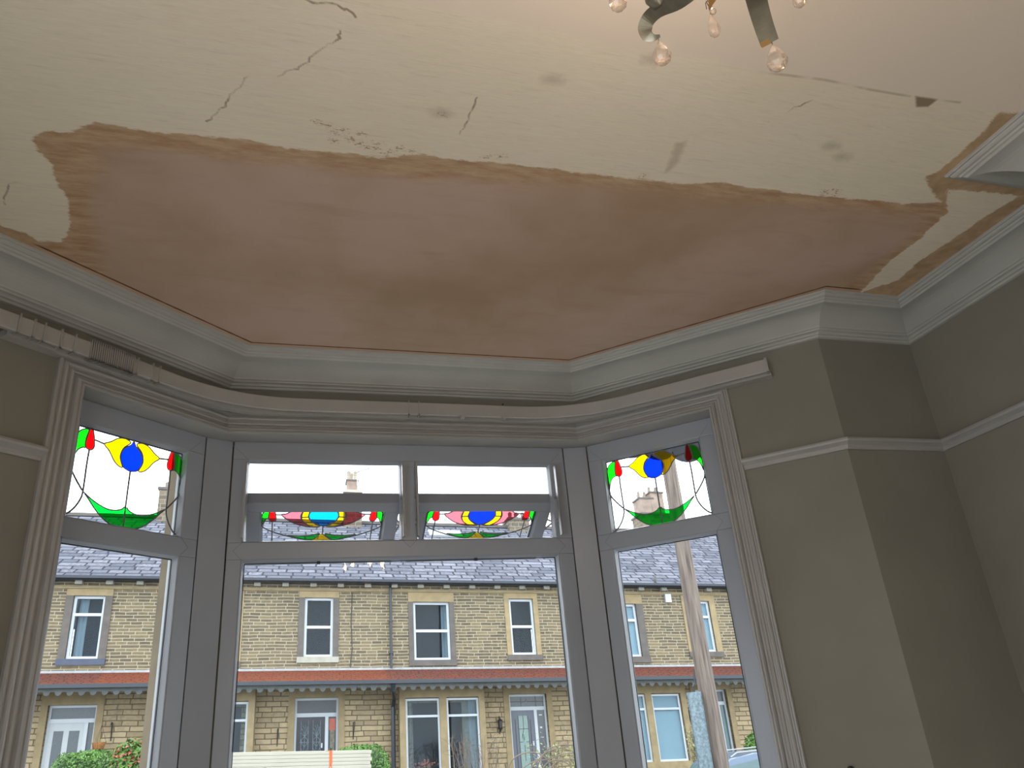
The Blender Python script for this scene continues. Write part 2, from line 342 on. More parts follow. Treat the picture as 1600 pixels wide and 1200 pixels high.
def ceiling():
    st = .005; xs = np.arange(-1.62, 2.78, st); ys = np.concatenate([np.arange(-2.3, 1.1, .1), np.arange(1.1, 3.36, st)])
    X, Y = np.meshgrid(xs, ys); nx, ny = len(xs), len(ys)
    V = np.stack([X.ravel(), Y.ravel(), np.full(X.size, H)], 1)
    idx = np.arange(X.size).reshape(ny, nx)
    F = np.stack([idx[:-1, :-1].ravel(), idx[1:, :-1].ravel(), idx[1:, 1:].ravel(), idx[:-1, 1:].ravel()], 1)
    me = bpy.data.meshes.new('ceiling'); me.from_pydata(V.tolist(), [], F.tolist())
    x, y = X.ravel(), Y.ravel()
    at = {'pink': sd_poly(x, y, PINK), 'inner': sd_poly(x, y, INNER), 'paper': sd_poly(x, y, PAPER), 'darktri': sd_poly(x, y, DARKTRI), 'smear': sd_poly(x, y, SMEAR)}
    t = np.full(x.shape, 9.)
    for p in TAN: t = np.minimum(t, sd_poly(x, y, p))
    at['tan'] = t
    c = np.full(x.shape, 9.)
    rj = random.Random(5)
    for l in CRACKS:
        l = catmull(l, 5, False); l = [(p_[0]+rj.uniform(-.005, .005), p_[1]+rj.uniform(-.005, .005)) for p_ in l]
        for a, b in zip(l, l[1:]): c = np.minimum(c, segdist(x, y, a, b))
    at['crack'] = c
    c = np.full(x.shape, 9.)
    for a, b in zip(EDGE, EDGE[1:]): c = np.minimum(c, segdist(x, y, a, b))
    at['edge'] = c
    at['fleck'] = np.min([np.hypot(x-a, (y-b)*1.6) for a, b in FLECK], 0)
    at['smudge'] = np.min([np.hypot((x-a)*.6, y-b) for a, b in SMUDGE], 0)
    at['room'] = sd_poly(x, y, P0)
    for k, v in at.items():
        a = me.attributes.new(k, 'FLOAT', 'POINT'); a.data.foreach_set('value', v.astype(np.float32))
    n = N('patched_old_plaster_ceiling'); co = n.coord()
    def inside(name, amp, sc, w=.004, stretch=(1, 1, 1), off=0):
        ns = n.math('MULTIPLY', n.math('SUBTRACT', n.noise(sc, 7, .68, stretch=stretch), .5), amp)
        ns = n.math('ADD', ns, n.math('MULTIPLY', n.math('SUBTRACT', n.noise(55, 5, .7, stretch=(1, 5, 1)), .5), amp*.45))
        return n.ramp(n.math('ADD', n.math('ADD', n.attr(name), ns), off), w, -w)
    streak = n.noise(5, 6, .6, stretch=(1, 14, 1)); blot = n.noise(2.2, 5, .6); fine = n.noise(45, 4)
    base = n.mix(n.ramp(blot, .35, .65), (.79, .685, .525, 1), (.82, .71, .58, 1))
    base = n.mix(n.math('MULTIPLY', n.ramp(streak, .45, .72), .55), base, (.83, .76, .55, 1))
    base = n.mix(n.math('MULTIPLY', n.ramp(n.noise(9, 8, .75, stretch=(1, 12, 1)), .55, .72), .38), base, (.46, .38, .28, 1))
    # painted, still papered part behind the stripped strip
    fs = n.ramp(n.noise(22, 8, .7, stretch=(1, 13, 1)), .40, .62)
    base = n.mix(n.math('MULTIPLY', fs, .22), base, (.60, .50, .36, 1))
    base = n.mix(inside('paper', .03, 12, .01), base, (.78, .66, .545, 1))
    # smudges and cracks
    base = n.mix(n.math('MULTIPLY', n.ramp(n.math('ADD', n.attr('smudge'), n.math('MULTIPLY', fine, .03)), .045, .018), .35), base, (.27, .20, .12, 1))
    cr1 = n.math('ADD', n.attr('crack'), n.math('MULTIPLY', n.math('SUBTRACT', n.noise(30, 4), .5), .006))
    base = n.mix(n.math('MULTIPLY', n.ramp(cr1, .0042, .0014), n.ramp(n.noise(11, 3), .36, .52)), base, (.36, .28, .19, 1))
    ed = n.math('MULTIPLY', n.ramp(n.attr('edge'), .0065, .002), n.ramp(n.noise(7, 3), .42, .56))
    base = n.mix(n.math('MULTIPLY', ed, .6), base, (.42, .33, .21, 1))
    base = n.mix(n.math('MULTIPLY', inside('smear', .03, 20, .008), .42), base, (.36, .24, .14, 1))
    base = n.mix(inside('darktri', .006, 30), base, (.27, .20, .125, 1))
    fk = n.ramp(n.math('SUBTRACT', n.noise(75, 7, .8, stretch=(1, 1.8, 1)), n.math('MULTIPLY', n.attr('fleck'), 4.6)), .475, .50)
    base = n.mix(n.math('MULTIPLY', fk, .85), base, (.36, .20, .11, 1))
    tanc = n.mix(n.ramp(n.noise(14, 6, .65), .35, .65), (.56, .38, .22, 1), (.40, .27, .155, 1))
    base = n.mix(inside('tan', .05, 16, .004), base, tanc)
    rim = n.mix(n.ramp(n.noise(8, 9, .72, stretch=(1, 4.5, 1)), .40, .62), (.56, .385, .24, 1), (.42, .25, .14, 1))
    inn = n.mix(n.ramp(n.noise(1.1, 5, .55), .38, .62), (.42, .28, .175, 1), (.545, .385, .30, 1))
    inn = n.mix(n.math('MULTIPLY', n.ramp(n.noise(3, 6, .6, stretch=(1, 4, 1)), .55, .8), .3), inn, (.34, .20, .115, 1))
    pk = n.mix(inside('inner', .12, 6, .035), rim, inn)
    base = n.mix(inside('pink', .045, 14, .0035, stretch=(1, 2.5, 1)), base, pk)
    # dark joint line where new plaster meets the cornice, buff strip beside it
    inP = n.ramp(n.attr('pink'), .0, -.03)
    rs_ = n.ramp(n.math('ADD', n.math('ABSOLUTE', n.attr('room')), n.math('MULTIPLY', n.math('SUBTRACT', n.noise(22, 4), .5), .008)), .021, .017)
    base = n.mix(n.math('MULTIPLY', n.math('MULTIPLY', rs_, inP), .8), base, (.55, .36, .24, 1))
    jo = n.ramp(n.math('ADD', n.math('ABSOLUTE', n.math('ADD', n.attr('room'), .022)), n.math('MULTIPLY', n.math('SUBTRACT', n.noise(18, 4), .5), .005)), .0062, .0030)
    base = n.mix(n.math('MULTIPLY', n.math('MULTIPLY', jo, inP), .9), base, (.09, .035, .017, 1))
    n.ln(base, n.b.inputs['Base Color']); n.b.inputs['Roughness'].default_value = .85; n.b.inputs['Specular IOR Level'].default_value = .25
    n.bump(n.math('ADD', n.math('MULTIPLY', n.noise(6, 8, .6, stretch=(1, 4, 1)), .6), n.math('MULTIPLY', cr1, -0.0)), .12, .01)
    me.materials.append(n.m)
    o = bpy.data.objects.new('ceiling', me); C.objects.link(o); o['kind'] = 'structure'
    return o
ceiling()
# slab above, so the ceiling has real thickness
MB().box(-2.2, 3.4, -2.6, 3.9, H+.012, H+.2).build('trim_1', M['wall'], kind='structure')

# ------------------------------------------------------------------ walls
ZT = H+.012; LINT = 1.262
def wallseg(name, pts_in, z0, z1, th, mat='wall'):
    mb = MB(); cols = [pts_in, offset(pts_in, th)]; m = len(pts_in)
    prof = [(0, z0), (th, z0), (th, z1), (0, z1)]; sweep(mb, pts_in, prof, True); return mb.build(name, M[mat], kind='structure')
WF = offset(P0, WD)                                 # wall face polyline
SJ = .66                                            # wall ends behind the window casing
jL = tuple(on('L', -SJ+.01, WD)); jR = tuple(on('R', SJ, WD))
# opening added in the left wall behind the viewer for fill daylight
oy0, oy1, oz0, oz1 = -2.10, .45, -1.40, .80
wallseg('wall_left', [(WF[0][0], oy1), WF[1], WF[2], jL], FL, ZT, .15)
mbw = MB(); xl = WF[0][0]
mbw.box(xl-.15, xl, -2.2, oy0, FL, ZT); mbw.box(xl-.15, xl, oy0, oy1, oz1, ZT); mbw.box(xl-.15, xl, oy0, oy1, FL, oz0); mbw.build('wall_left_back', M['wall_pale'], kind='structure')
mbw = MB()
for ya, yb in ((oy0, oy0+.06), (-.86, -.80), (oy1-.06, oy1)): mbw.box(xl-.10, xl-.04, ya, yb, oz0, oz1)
mbw.box(xl-.10, xl-.04, oy0, oy1, oz0, oz0+.06); mbw.box(xl-.10, xl-.04, oy0, oy1, oz1-.06, oz1); mbw.build('added_opening_frame', M['upvc'], kind='structure')
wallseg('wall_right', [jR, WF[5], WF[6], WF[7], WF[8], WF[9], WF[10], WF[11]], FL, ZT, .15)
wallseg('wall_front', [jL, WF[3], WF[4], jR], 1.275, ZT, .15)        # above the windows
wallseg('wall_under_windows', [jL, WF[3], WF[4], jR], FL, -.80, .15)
bw = MB().box(-1.8, 3.1, -2.35, -2.2, FL, ZT)
bw.build('wall_back', M['wall_pale'], kind='structure')
MB().box(-2.2, 3.4, -2.6, 3.9, FL-.15, FL).build('floor', M['bounce_floor'], kind='structure')

# ------------------------------------------------------------------ cornice
prof = [(0, 0), (0, -.007), (.004, -.010), (.010, -.010), (.012, -.016), (.018, -.020), (.026, -.021), (.029, -.027), (.036, -.029), (.040, -.034)]
for k in range(9):
    t = k/8; prof.append((.042+.112*t, -.036-.050*(t**1.0)+.014*math.sin(math.pi*t)))
prof += [(.157, -.092), (.164, -.094), (.168, -.100), (.176, -.101), (.182, -.104), (.186, -.110), (.194, -.112), (.198, -.120), (WD, -.122), (WD, 0)]
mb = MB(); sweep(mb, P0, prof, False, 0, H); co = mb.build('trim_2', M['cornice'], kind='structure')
for i, p in enumerate(co.data.polygons): p.use_smooth = False
# ------------------------------------------------------------------ picture rail
def rail(name, pts):
    pr = [(0, .955), (-.008, .955), (-.012, .962), (-.012, .972), (-.020, .978), (-.030, .984), (-.033, .992), (-.030, 1.0), (-.016, 1.003), (0, 1.004)]
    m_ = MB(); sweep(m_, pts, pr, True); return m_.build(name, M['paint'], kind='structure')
rail('trim_3', [WF[0], WF[1], WF[2], tuple(on('L', -.665, WD))])
rail('trim_4', [tuple(on('R', .672, WD)), WF[5], WF[6], WF[7], WF[8], WF[9], WF[10], WF[11]])

# ------------------------------------------------------------------ moulded window casing, one piece round the whole bay
def casing():
    prof = [(0, 0), (0, .016), (.004, .022), (.010, .022), (.014, .014), (.020, .014), (.023, .021), (.029, .024), (.035, .021), (.038, .014),
            (.044, .014), (.047, .020), (.053, .022), (.058, .020), (.061, .012), (.069, .012), (.073, .024), (.079, .030), (.084, .030), (.087, .024), (.091, .028), (.098, .028), (.100, .022), (.100, -.02), (.100, -.10)]
    ztop = LINT+.100; zb = -.80; so = {'L': -.672, 'R': .678}
    k = len(prof); V = []
    offs = {j: offset([tuple(DL0), tuple(B0), tuple(C0), tuple(D0)], WD-pr) for j, (w_, pr) in enumerate(prof)}
    def ring(i):
        out = []
        for j, (w_, pr) in enumerate(prof):
            d = WD-pr
            if i == 0: p = on('L', so['L']+w_, d); z = zb
            elif i == 1: p = on('L', so['L']+w_, d); z = ztop-w_
            elif i == 2: p = offs[j][1]; z = ztop-w_
            elif i == 3: p = offs[j][2]; z = ztop-w_
            elif i == 4: p = on('R', so['R']-w_, d); z = ztop-w_
            else: p = on('R', so['R']-w_, d); z = zb
            out.append((p[0], p[1], z))
        return out
    for i in range(6): V += ring(i)
    F = [(i*k+j, i*k+j+1, (i+1)*k+j+1, (i+1)*k+j) for i in range(5) for j in range(k-1)]
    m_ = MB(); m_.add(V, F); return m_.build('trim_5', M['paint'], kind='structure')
casing()
# soffit board over the frames, timber lining
mb = MB(); sweep(mb, [tuple(on('L', -.60, 0)), tuple(B0), tuple(C0), tuple(on('R', .60, 0))], [(.20, LINT+.002), (.42, LINT+.002), (.42, LINT+.03), (.20, LINT+.03)], True)
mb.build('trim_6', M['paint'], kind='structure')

# ------------------------------------------------------------------ upvc windows
FD = .29                                  # inner face of the frames
ZH, ZV, ZP, ZB = 1.180, .808, .735, -.66  # head of opening, vent bottom, lower pane top, bottom
FB = -.73
def bead(mb, s0, s1, z0, z1, d0, d1, wd):
    """sloping glazing bead round an opening: from (edge,d0) inward to (edge+wd,d1)"""
    o = [(s0, z0), (s1, z0), (s1, z1), (s0, z1)]; i_ = [(s0+wd, z0+wd), (s1-wd, z0+wd), (s1-wd, z1-wd), (s0+wd, z1-wd)]
    V = [(*p, d0) for p in o]+[(*p, d0+.004) for p in [(s0+wd*.35, z0+wd*.35), (s1-wd*.35, z0+wd*.35), (s1-wd*.35, z1-wd*.35), (s0+wd*.35, z1-wd*.35)]]+[(*p, d1) for p in i_]+[(*p, d1) for p in o]
    F = [(a*4+k, a*4+(k+1) % 4, ((a+1) % 4)*4+(k+1) % 4, ((a+1) % 4)*4+k) for a in range(4) for k in range(4)]
    mb.add(V, F)
def frame_bars(side, rects_out, opens, d0=FD, d1=FD+.07):
    """flat bars = outer rectangle minus openings, cut on a grid"""
    s0, s1, z0, z1 = rects_out; m_ = MB(fmap(side))
    ss = sorted({s0, s1}|{o[0] for o in opens}|{o[1] for o in opens}); zs = sorted({z0, z1}|{o[2] for o in opens}|{o[3] for o in opens})
    for a, b in zip(zs, zs[1:]):                    # merge cells along s
        run = None
        for c, d in zip(ss, ss[1:]):
            cs, cz = (c+d)/2, (a+b)/2; solid = not any(o[0] < cs < o[1] and o[2] < cz < o[3] for o in opens)
            if solid: run = (run[0], d) if run else (c, d)
            if (not solid or d == ss[-1]) and run: m_.box(run[0], run[1], a, b, d0, d1); run = None
    return m_
def seams(side, segs):
    m_ = MB(fmap(side))
    for (a, b, c, d) in segs:
        v = Vector((c-a, d-b)); q = Vector((-v.y, v.x)).normalized()*.0006
        m_.add([(a+q.x, b+q.y, FD-.0006), (c+q.x, d+q.y, FD-.0006), (c-q.x, d-q.y, FD-.0006), (a-q.x, b-q.y, FD-.0006),
                (a+q.x, b+q.y, FD+.001), (c+q.x, d+q.y, FD+.001), (c-q.x, d-q.y, FD+.001), (a-q.x, b-q.y, FD+.001)],
               [(0,1,2,3),(4,7,6,5),(0,4,5,1),(1,5,6,2),(2,6,7,3),(3,7,4,0)])
    return m_
def window_unit(name, side, s0, s1, opens, seg):
    c = on(side, (s0+s1)/2, FD+.03); r = thing(name, None, None, (c.x, c.y, FB), kind='structure')
    m_ = frame_bars(side, (s0, s1, FB, LINT), opens)
    for o in opens: bead(m_, o[0], o[1], o[2], o[3], FD, FD+.028, .011)
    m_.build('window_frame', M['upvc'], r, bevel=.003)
    seams(side, seg).build('joint_line', M['upvc_seam'], r)
    return r
def pane(root, side, o, name='pane', mat='clear', d=FD+.035):
    MB(fmap(side)).box(o[0], o[1], o[2], o[3], d, d+.005).build(name, M[mat], root)
    g = MB(fmap(side)); e = .013; t = .0035
    for a in ((o[0]+e-.002, o[0]+e+t-.002, o[2]+e, o[3]-e), (o[1]-e-t+.002, o[1]-e+.002, o[2]+e, o[3]-e), (o[0]+e, o[1]-e, o[3]-e-t+.002, o[3]-e+.002)):
        g.box(a[0], a[1], a[2], a[3], d-.008, d-.0005)
    g.build('gasket', M['gasket'], root)
def mitres(o, w_=.05):
    return [(o[0], o[3], o[0]-w_, o[3]+w_), (o[1], o[3], o[1]+w_, o[3]+w_)]
def transoms(sl, sr, z0, z1, dx=.035):
    h = (z0+z1)/2; q = (z1-z0)/2
    return [(sl, z0, sl-dx, h), (sl, z1, sl-dx, h), (sr, z0, sr+dx, h), (sr, z1, sr+dx, h)]

# -------- window_1 (left cant) and window_3 (right cant)
oL = [(-.510, -.030, ZV, ZH), (-.510, -.030, ZB, ZP)]; oR = [(-.002, .492, ZV, ZH), (-.002, .494, ZB, ZP)]
oF = [(.010, .690, ZV, ZH), (.754, 1.426, ZV, ZH), (.010, 1.426, ZB, ZP)]
W1 = window_unit('window_1', 'L', -.585, .047, oL, mitres(oL[0])+transoms(-.51, -.03, ZP, ZV))
W2 = window_unit('window_2', 'F', -.050, 1.500, oF, [mitres(oF[0])[0], mitres(oF[1])[1]]+transoms(.010, 1.426, ZP, ZV)
                 + [(.69, ZV, .722, ZV-.032), (.754, ZV, .722, ZV-.032)])
W3 = window_unit('window_3', 'R', -.070, .585, oR, mitres(oR[0])+transoms(-.002, .492, ZP, ZV))
pane(W1, 'L', oL[1], 'lower_pane'); pane(W3, 'R', oR[1], 'lower_pane'); pane(W2, 'F', oF[2], 'lower_pane')
# small black packers showing at the head of the large pane
for s_ in (.32, 1.02):
    MB(fmap('F')).box(s_, s_+.014, ZP-.020, ZP-.009, FD+.018, FD+.03).build('glazing_packer', M['gasket'], W2)
# corner posts: flat panels across the angles
def post(name, a, b):
    a = Vector(a); b = Vector(b); t = (b-a).normalized(); nrm = Vector((-t.y, t.x))
    fn = lambda s, z, d: (*(a+t*s+nrm*d), z)
    L = (b-a).length; m_ = MB(fn); m_.box(.004, L-.004, FB, LINT, .003, .09); o = m_.build(name, M['upvc'], kind='structure', bevel=.002)
    return o
post('trim_7', on('L', .047, FD), on('F', -.050, FD)); post('trim_8', on('F', 1.500, FD), on('R', -.070, FD))
# stone piers and jambs outdoors
def pier(name, pts):
    m_ = MB(); m_.prism([tuple(p) for p in pts], -1.9, LINT+.6); m_.build(name, M['stone_own'], kind='structure')
pier('trim_9', [on('L', .020, .375), on('L', .040, .50), offset([tuple(DL0), tuple(B0), tuple(C0)], .52)[1], on('F', -.045, .50), on('F', -.040, .375)])
pier('trim_10', [on('F', 1.50, .375), on('F', 1.51, .50), offset([tuple(B0), tuple(C0), tuple(D0)], .52)[1], on('R', -.075, .50), on('R', -.065, .375)])
wallseg('trim_11', [tuple(on('L', -1.19, .365)), tuple(on('L', -.575, .365))], -1.9, 1.9, .16, 'stone_own')
wallseg('trim_12', [tuple(on('R', .575, .365)), tuple(on('R', 1.19, .365))], -1.9, 1.9, .16, 'stone_own')
wallseg('trim_13', [tuple(on('L', -.575, .365)), tuple(Vector(offset([tuple(DL0), tuple(B0), tuple(C0)], .365)[1])), tuple(Vector(offset([tuple(B0), tuple(C0), tuple(D0)], .365)[1])), tuple(on('R', .575, .365))], LINT+.02, 2.0, .16, 'stone_own')
wallseg('trim_14', [tuple(on('L', -.575, .365)), tuple(Vector(offset([tuple(DL0), tuple(B0), tuple(C0)], .365)[1])), tuple(Vector(offset([tuple(B0), tuple(C0), tuple(D0)], .365)[1])), tuple(on('R', .575, .365))], -2.0, FB-.01, .2, 'stone_own')

# -------- stained glass of the side windows
SG = dict(
red=[(.061,1.172),(.068,1.162),(.075,1.14),(.081,1.108),(.079,1.093),(.071,1.084),(.06,1.084),(.05,1.09),(.046,1.102),(.049,1.128),(.054,1.156)],
green=[(.052,1.161),(.03,1.156),(.012,1.136),(.004,1.1),(.002,1.065),(.003,1.033),(.008,1.028),(.013,1.052),(.023,1.074),(.038,1.086),(.049,1.089),(.046,1.106),(.048,1.132)],
yel=[(.119,1.121),(.143,1.136),(.168,1.156),(.192,1.164),(.209,1.163),(.225,1.153),(.201,1.129),(.191,1.105),(.191,1.079),(.204,1.047),(.183,1.051),(.164,1.068),(.142,1.099)])
BLUE = [(.238,1.162),(.228,1.145),(.208,1.13),(.195,1.113),(.189,1.093),(.193,1.073),(.206,1.05),(.225,1.041),(.238,1.039),(.251,1.041),(.270,1.05),(.283,1.073),(.287,1.093),(.281,1.113),(.268,1.13),(.248,1.145)]
LEAFL = [(.067,.919),(.095,.901),(.131,.884),(.168,.873),(.202,.875),(.225,.884),(.2375,.892),(.2375,.812),(.209,.812),(.177,.822),(.146,.84),(.112,.871),(.09,.896)]
LINES = [[(.003,1.033),(.008,.997),(.03,.962),(.061,.924)],[(.064,1.082),(.063,1.029),(.064,.96),(.064,.918),(.06,.893),(.046,.862),(.025,.835),(.003,.82)],[(.081,1.127),(.119,1.121)]]
def side_panel(root, side, o, s_off, kx=1.0):
    pane(root, side, o, 'stained_glass_pane')
    d = FD+.028
    m = lambda p: (s_off+p[0]*kx, p[1]); mir = lambda P: [(.476-x, z) for x, z in P][::-1]
    lead = MB(fmap(side))
    def piece(poly, mat, nm, k=3):
        pts = [m(p) for p in catmull(poly, k)]
        MB(fmap(side)).prism(pts, d, d+.003).build(nm, M[mat], root)
        q = [(x, z, d-.0006) for x, z in pts]; lead.tube(q+q[:2], .0027, 6, cap=False)
    for P, f in ((SG, lambda a: a), (SG, mir)):
        piece(f(P['red']), 'g_red', 'red_petal'); piece(f(P['green']), 'g_green', 'green_petal'); piece(f(P['yel']), 'g_yel', 'yellow_petal')
    piece(BLUE, 'g_blue', 'blue_petal')
    piece(LEAFL, 'g_emer', 'green_leaf', 2); piece(mir(LEAFL), 'g_emer', 'green_leaf', 2)
    for l in LINES:
        for f in (lambda a: a, mir): lead.tube([(*m(p), d-.0006) for p in catmull(f(l), 4, False)], .0036, 6)
    lead.tube([(*m(p), d-.0006) for p in [(.238, 1.04), (.2375, .96), (.2375, .892)]], .0036, 6)
    lead.tube([(*m(p), d-.0006) for p in [(.238, 1.162), (.240, 1.178)]], .0027, 6)
    lead.build('lead_lines', M['lead'], root, smooth=True)
side_panel(W3, 'R', oR[0], .005, 1.01); side_panel(W1, 'L', oL[0], -.509, 1.01)

# -------- open top-hung vents of the centre window
PH = math.radians(60)
def build_vent(x0, ball):
    Y0, Z0 = 3.44, .985; sw, cw = math.sin(PH), math.cos(PH)
    fn = lambda x, w_, t: (x+x0, Y0+w_*sw+t*cw, Z0-w_*cw+t*sw)
    Lw = .40; Wd = .672
    fr = MB(fn); b = .058; th = .066
    fr.box(0, Wd, 0, b, 0, th); fr.box(0, Wd, Lw-b, Lw, 0, th); fr.box(0, b, b, Lw-b, 0, th); fr.box(Wd-b, Wd, b, Lw-b, 0, th)
    o = [(b, b), (Wd-b, b), (Wd-b, Lw-b), (b, Lw-b)]; e = .010; i_ = [(b+e, b+e), (Wd-b-e, b+e), (Wd-b-e, Lw-b-e), (b+e, Lw-b-e)]
    fr.add([(*p, .001) for p in o]+[(*p, .022) for p in i_]+[(*p, .022) for p in o], [(a*4+k, a*4+(k+1) % 4, ((a+1) % 3)*4+(k+1) % 4, ((a+1) % 3)*4+k) for a in range(3) for k in range(4)])
    s = fr.build('vent_sash', M['upvc'], W2, bevel=.003)
    MB(fn).box(b, Wd-b, b, Lw-b, .026, .031).build('vent_pane', M['clear'], s)
    gk = MB(fn); gk.box(Wd-b-e-.004, Wd-b-e, b+e, Lw-b-e, .016, .0255); gk.box(b+e, b+e+.003, b+e, Lw-b-e, .016, .0255); gk.build('gasket', M['gasket'], s)
    cx = .336; d = .020; lead = MB(fn)
    f1 = lambda P: [(cx+(x-.183), y) for x, y in P]; f2 = lambda P: [(cx-(x-.183), y) for x, y in P][::-1]
    def piece(poly, mat, nm, k=3):
        pts = catmull(poly, k); pts = [(x, max(y, b+.002)) for x, y in pts]
        MB(fn).prism(pts, d, d+.003).build(nm, M[mat], s); q = [(x, y, d-.001) for x, y in pts]; lead.tube(q+q[:2], .0027, 6, cap=False)
    G = dict(green=[(-.053,.060),(-.07,.066),(-.087,.093),(-.089,.124),(-.084,.149),(-.077,.14),(-.069,.118),(-.057,.108),(-.056,.085)],
     red=[(-.049,.062),(-.034,.062),(-.027,.096),(-.025,.121),(-.032,.132),(-.047,.132),(-.056,.118),(-.057,.093)],
     pink=[(-.003,.09),(.016,.086),(.037,.072),(.06,.062),(.093,.060),(.083,.091),(.084,.116),(.101,.145),(.129,.168),(.093,.161),(.053,.144),(.017,.115)],
     yel=[(.097,.062),(.126,.062),(.116,.091),(.117,.11),(.131,.135),(.172,.163),(.138,.168),(.11,.154),(.091,.129),(.086,.100)],
     leaf=[(.029,.223),(.078,.227),(.132,.223),(.171,.214),(.138,.254),(.088,.245)])
    for nm, mat in (('green', 'g_green'), ('red', 'g_red'), ('pink', 'g_pink'), ('yel', 'g_yel'), ('leaf', 'g_emer')):
        for f in (f1, f2): piece(f(G[nm]), mat, {'green': 'green_petal', 'red': 'red_petal', 'pink': 'pink_petal', 'yel': 'yellow_petal', 'leaf': 'green_leaf'}[nm])
    piece(f1([(.128,.060),(.183,.058),(.238,.060),(.249,.092),(.247,.111),(.234,.136),(.209,.157),(.183,.163),(.157,.157),(.132,.136),(.119,.111),(.117,.091)]), ball, 'round_bloom')
    piece(f1([(.183,.214),(.226,.258),(.183,.275),(.140,.258)]), 'g_yel', 'yellow_diamond', 1)
    piece(f1([(.150,.282),(.183,.276),(.240,.270),(.250,.300),(.183,.33),(.130,.30)]), 'g_blue', 'blue_petal', 2)
    for l in ([(-.09,.149),(-.077,.171),(-.039,.197),(.02,.224),(.10,.250),(.150,.262)], [(-.041,.134),(-.040,.259),(-.041,.335)], [(-.026,.09),(-.003,.09)], [(.084,.108),(.117,.106)]):
        for f in (f1, f2): lead.tube([(*p, d-.001) for p in catmull(f(l), 4, False)], .0030, 6)
    lead.tube([(*p, d-.001) for p in f1([(.183, .163), (.183, .214)])], .0030, 6)
    lead.build('lead_lines', M['lead'], s, smooth=True)
    # friction stays at both ends
    for xs in (-.005, Wd+.003):
        st = MB()
        def seg(p, q): st.tube([p, q], .0045, 6)
        X = x0+xs; A = (X, 3.375, ZV+.015); Bp = (X, Y0+.20*sw, Z0-.20*cw); T = (X, 3.40, ZV+.25); Q = (X, Y0+.10*sw, Z0-.10*cw)
        st.box(X-.004, X+.004, 3.36, 3.385, ZV+.005, ZH-.03)
        seg((X, 3.372, .90), (X, Y0+.21*sw+.02, Z0-.21*cw+.02)); seg((X, 3.372, 1.02), (X, Y0+.09*sw+.02, Z0-.09*cw+.02)); seg((X, 3.372, .86), (X, Y0+.13*sw+.02, Z0-.13*cw+.02))
        st.build('friction_stay', M['aerial'], s)
build_vent(-.148, 'g_cyan'); build_vent(.596, 'g_blue')

# ------------------------------------------------------------------ curtain track
def track_path(d, sL, sR, rad=.28):
    pts = offset([tuple(DL0), tuple(B0), tuple(C0), tuple(D0)], d); b, c = Vector(pts[1]), Vector(pts[2])
    a0 = on('L', sL, d); e0 = on('R', sR, d); out = [a0]
    for cor, t1, t2 in ((b, tL, tF), (c, tF, tR)):
        p, q = cor-t1*rad, cor+t2*rad
        for k in range(13):
            u = k/12; out.append(p*(1-u)**2+cor*2*u*(1-u)+q*u*u)
    out.append(e0); return [tuple(p) for p in out]
TR = thing('curtain_track', 'cream white plastic curtain track bent round the bay above the window casing', 'curtain track', (.57, 3.25, 1.355))
tp = track_path(.135, -1.02, .880)
def zsag(x): return 0.0
m_ = MB(); sweep(m_, tp, [(0, 1.358), (0, 1.412), (.003, 1.416), (.010, 1.416), (.013, 1.412), (.013, 1.358), (.010, 1.354), (.003, 1.354)], True); m_.build('track_strip', M['track'], TR)
tp2 = track_path(.165, -.875, .882, .30)
m_ = MB(); sweep(m_, tp2, [(0, 1.346), (0, 1.372), (.045, 1.372), (.045, 1.346)], True); m_.build('mounting_batten', M['track'], TR)
m_ = MB(); sweep(m_, tp, [(.013, 1.362), (.013, 1.378), (.033, 1.378), (.033, 1.362)], True); m_.build('rear_channel', M['track'], TR)
def clip(side, s, wdt, name='track_clip', grow=.005):
    f = MB(fmap(side)); d = .135
    f.box(s, s+wdt, 1.354-grow, 1.418+grow, d-grow, d+.002)
    f.box(s, s+wdt, 1.354-grow, 1.356, d-grow, d+.03); f.box(s, s+wdt, 1.416, 1.416+grow, d-grow, d+.02)
    f.build(name, M['track'], TR)
for s_ in (-.86, -.81, -.775, -.715, -.665, -.415, -.35, -.318): clip('L', s_, .006)
for s_ in (.705, .752): clip('F', s_, .005, grow=.004)
for k in range(22): clip('L', -.604+k*.0082, .0035, 'glider', .006)
clip('R', .868, .012, 'end_stop', .003)
for s_ in (.40, .60): MB(fmap('F')).box(s_+.55, s_+.57, 1.345, 1.358, .12, .15).build('cord_guide', M['track'], TR)
# nail in the frieze
tag(MB().lathe([(.0, 0), (.004, .001), (.004, .006), (0, .008)], (1.02, 3.338, 1.452), 8, (0, -1, 0)).build('nail', M['iron']), 'small dark nail head in the frieze above the curtain track', 'nail')
# dark hook on the lower right wall
hk = on('R', .83, WD)
tag(MB().lathe([(.0, 0), (.013, .003), (.013, .016), (.006, .03), (0, .031)], (hk.x, hk.y, -.235), 12, (-.68, -.73, 0)).build('wall_plug', M['iron']), 'dark round plug on the plain wall right of the windows, at the bottom edge', 'plug')

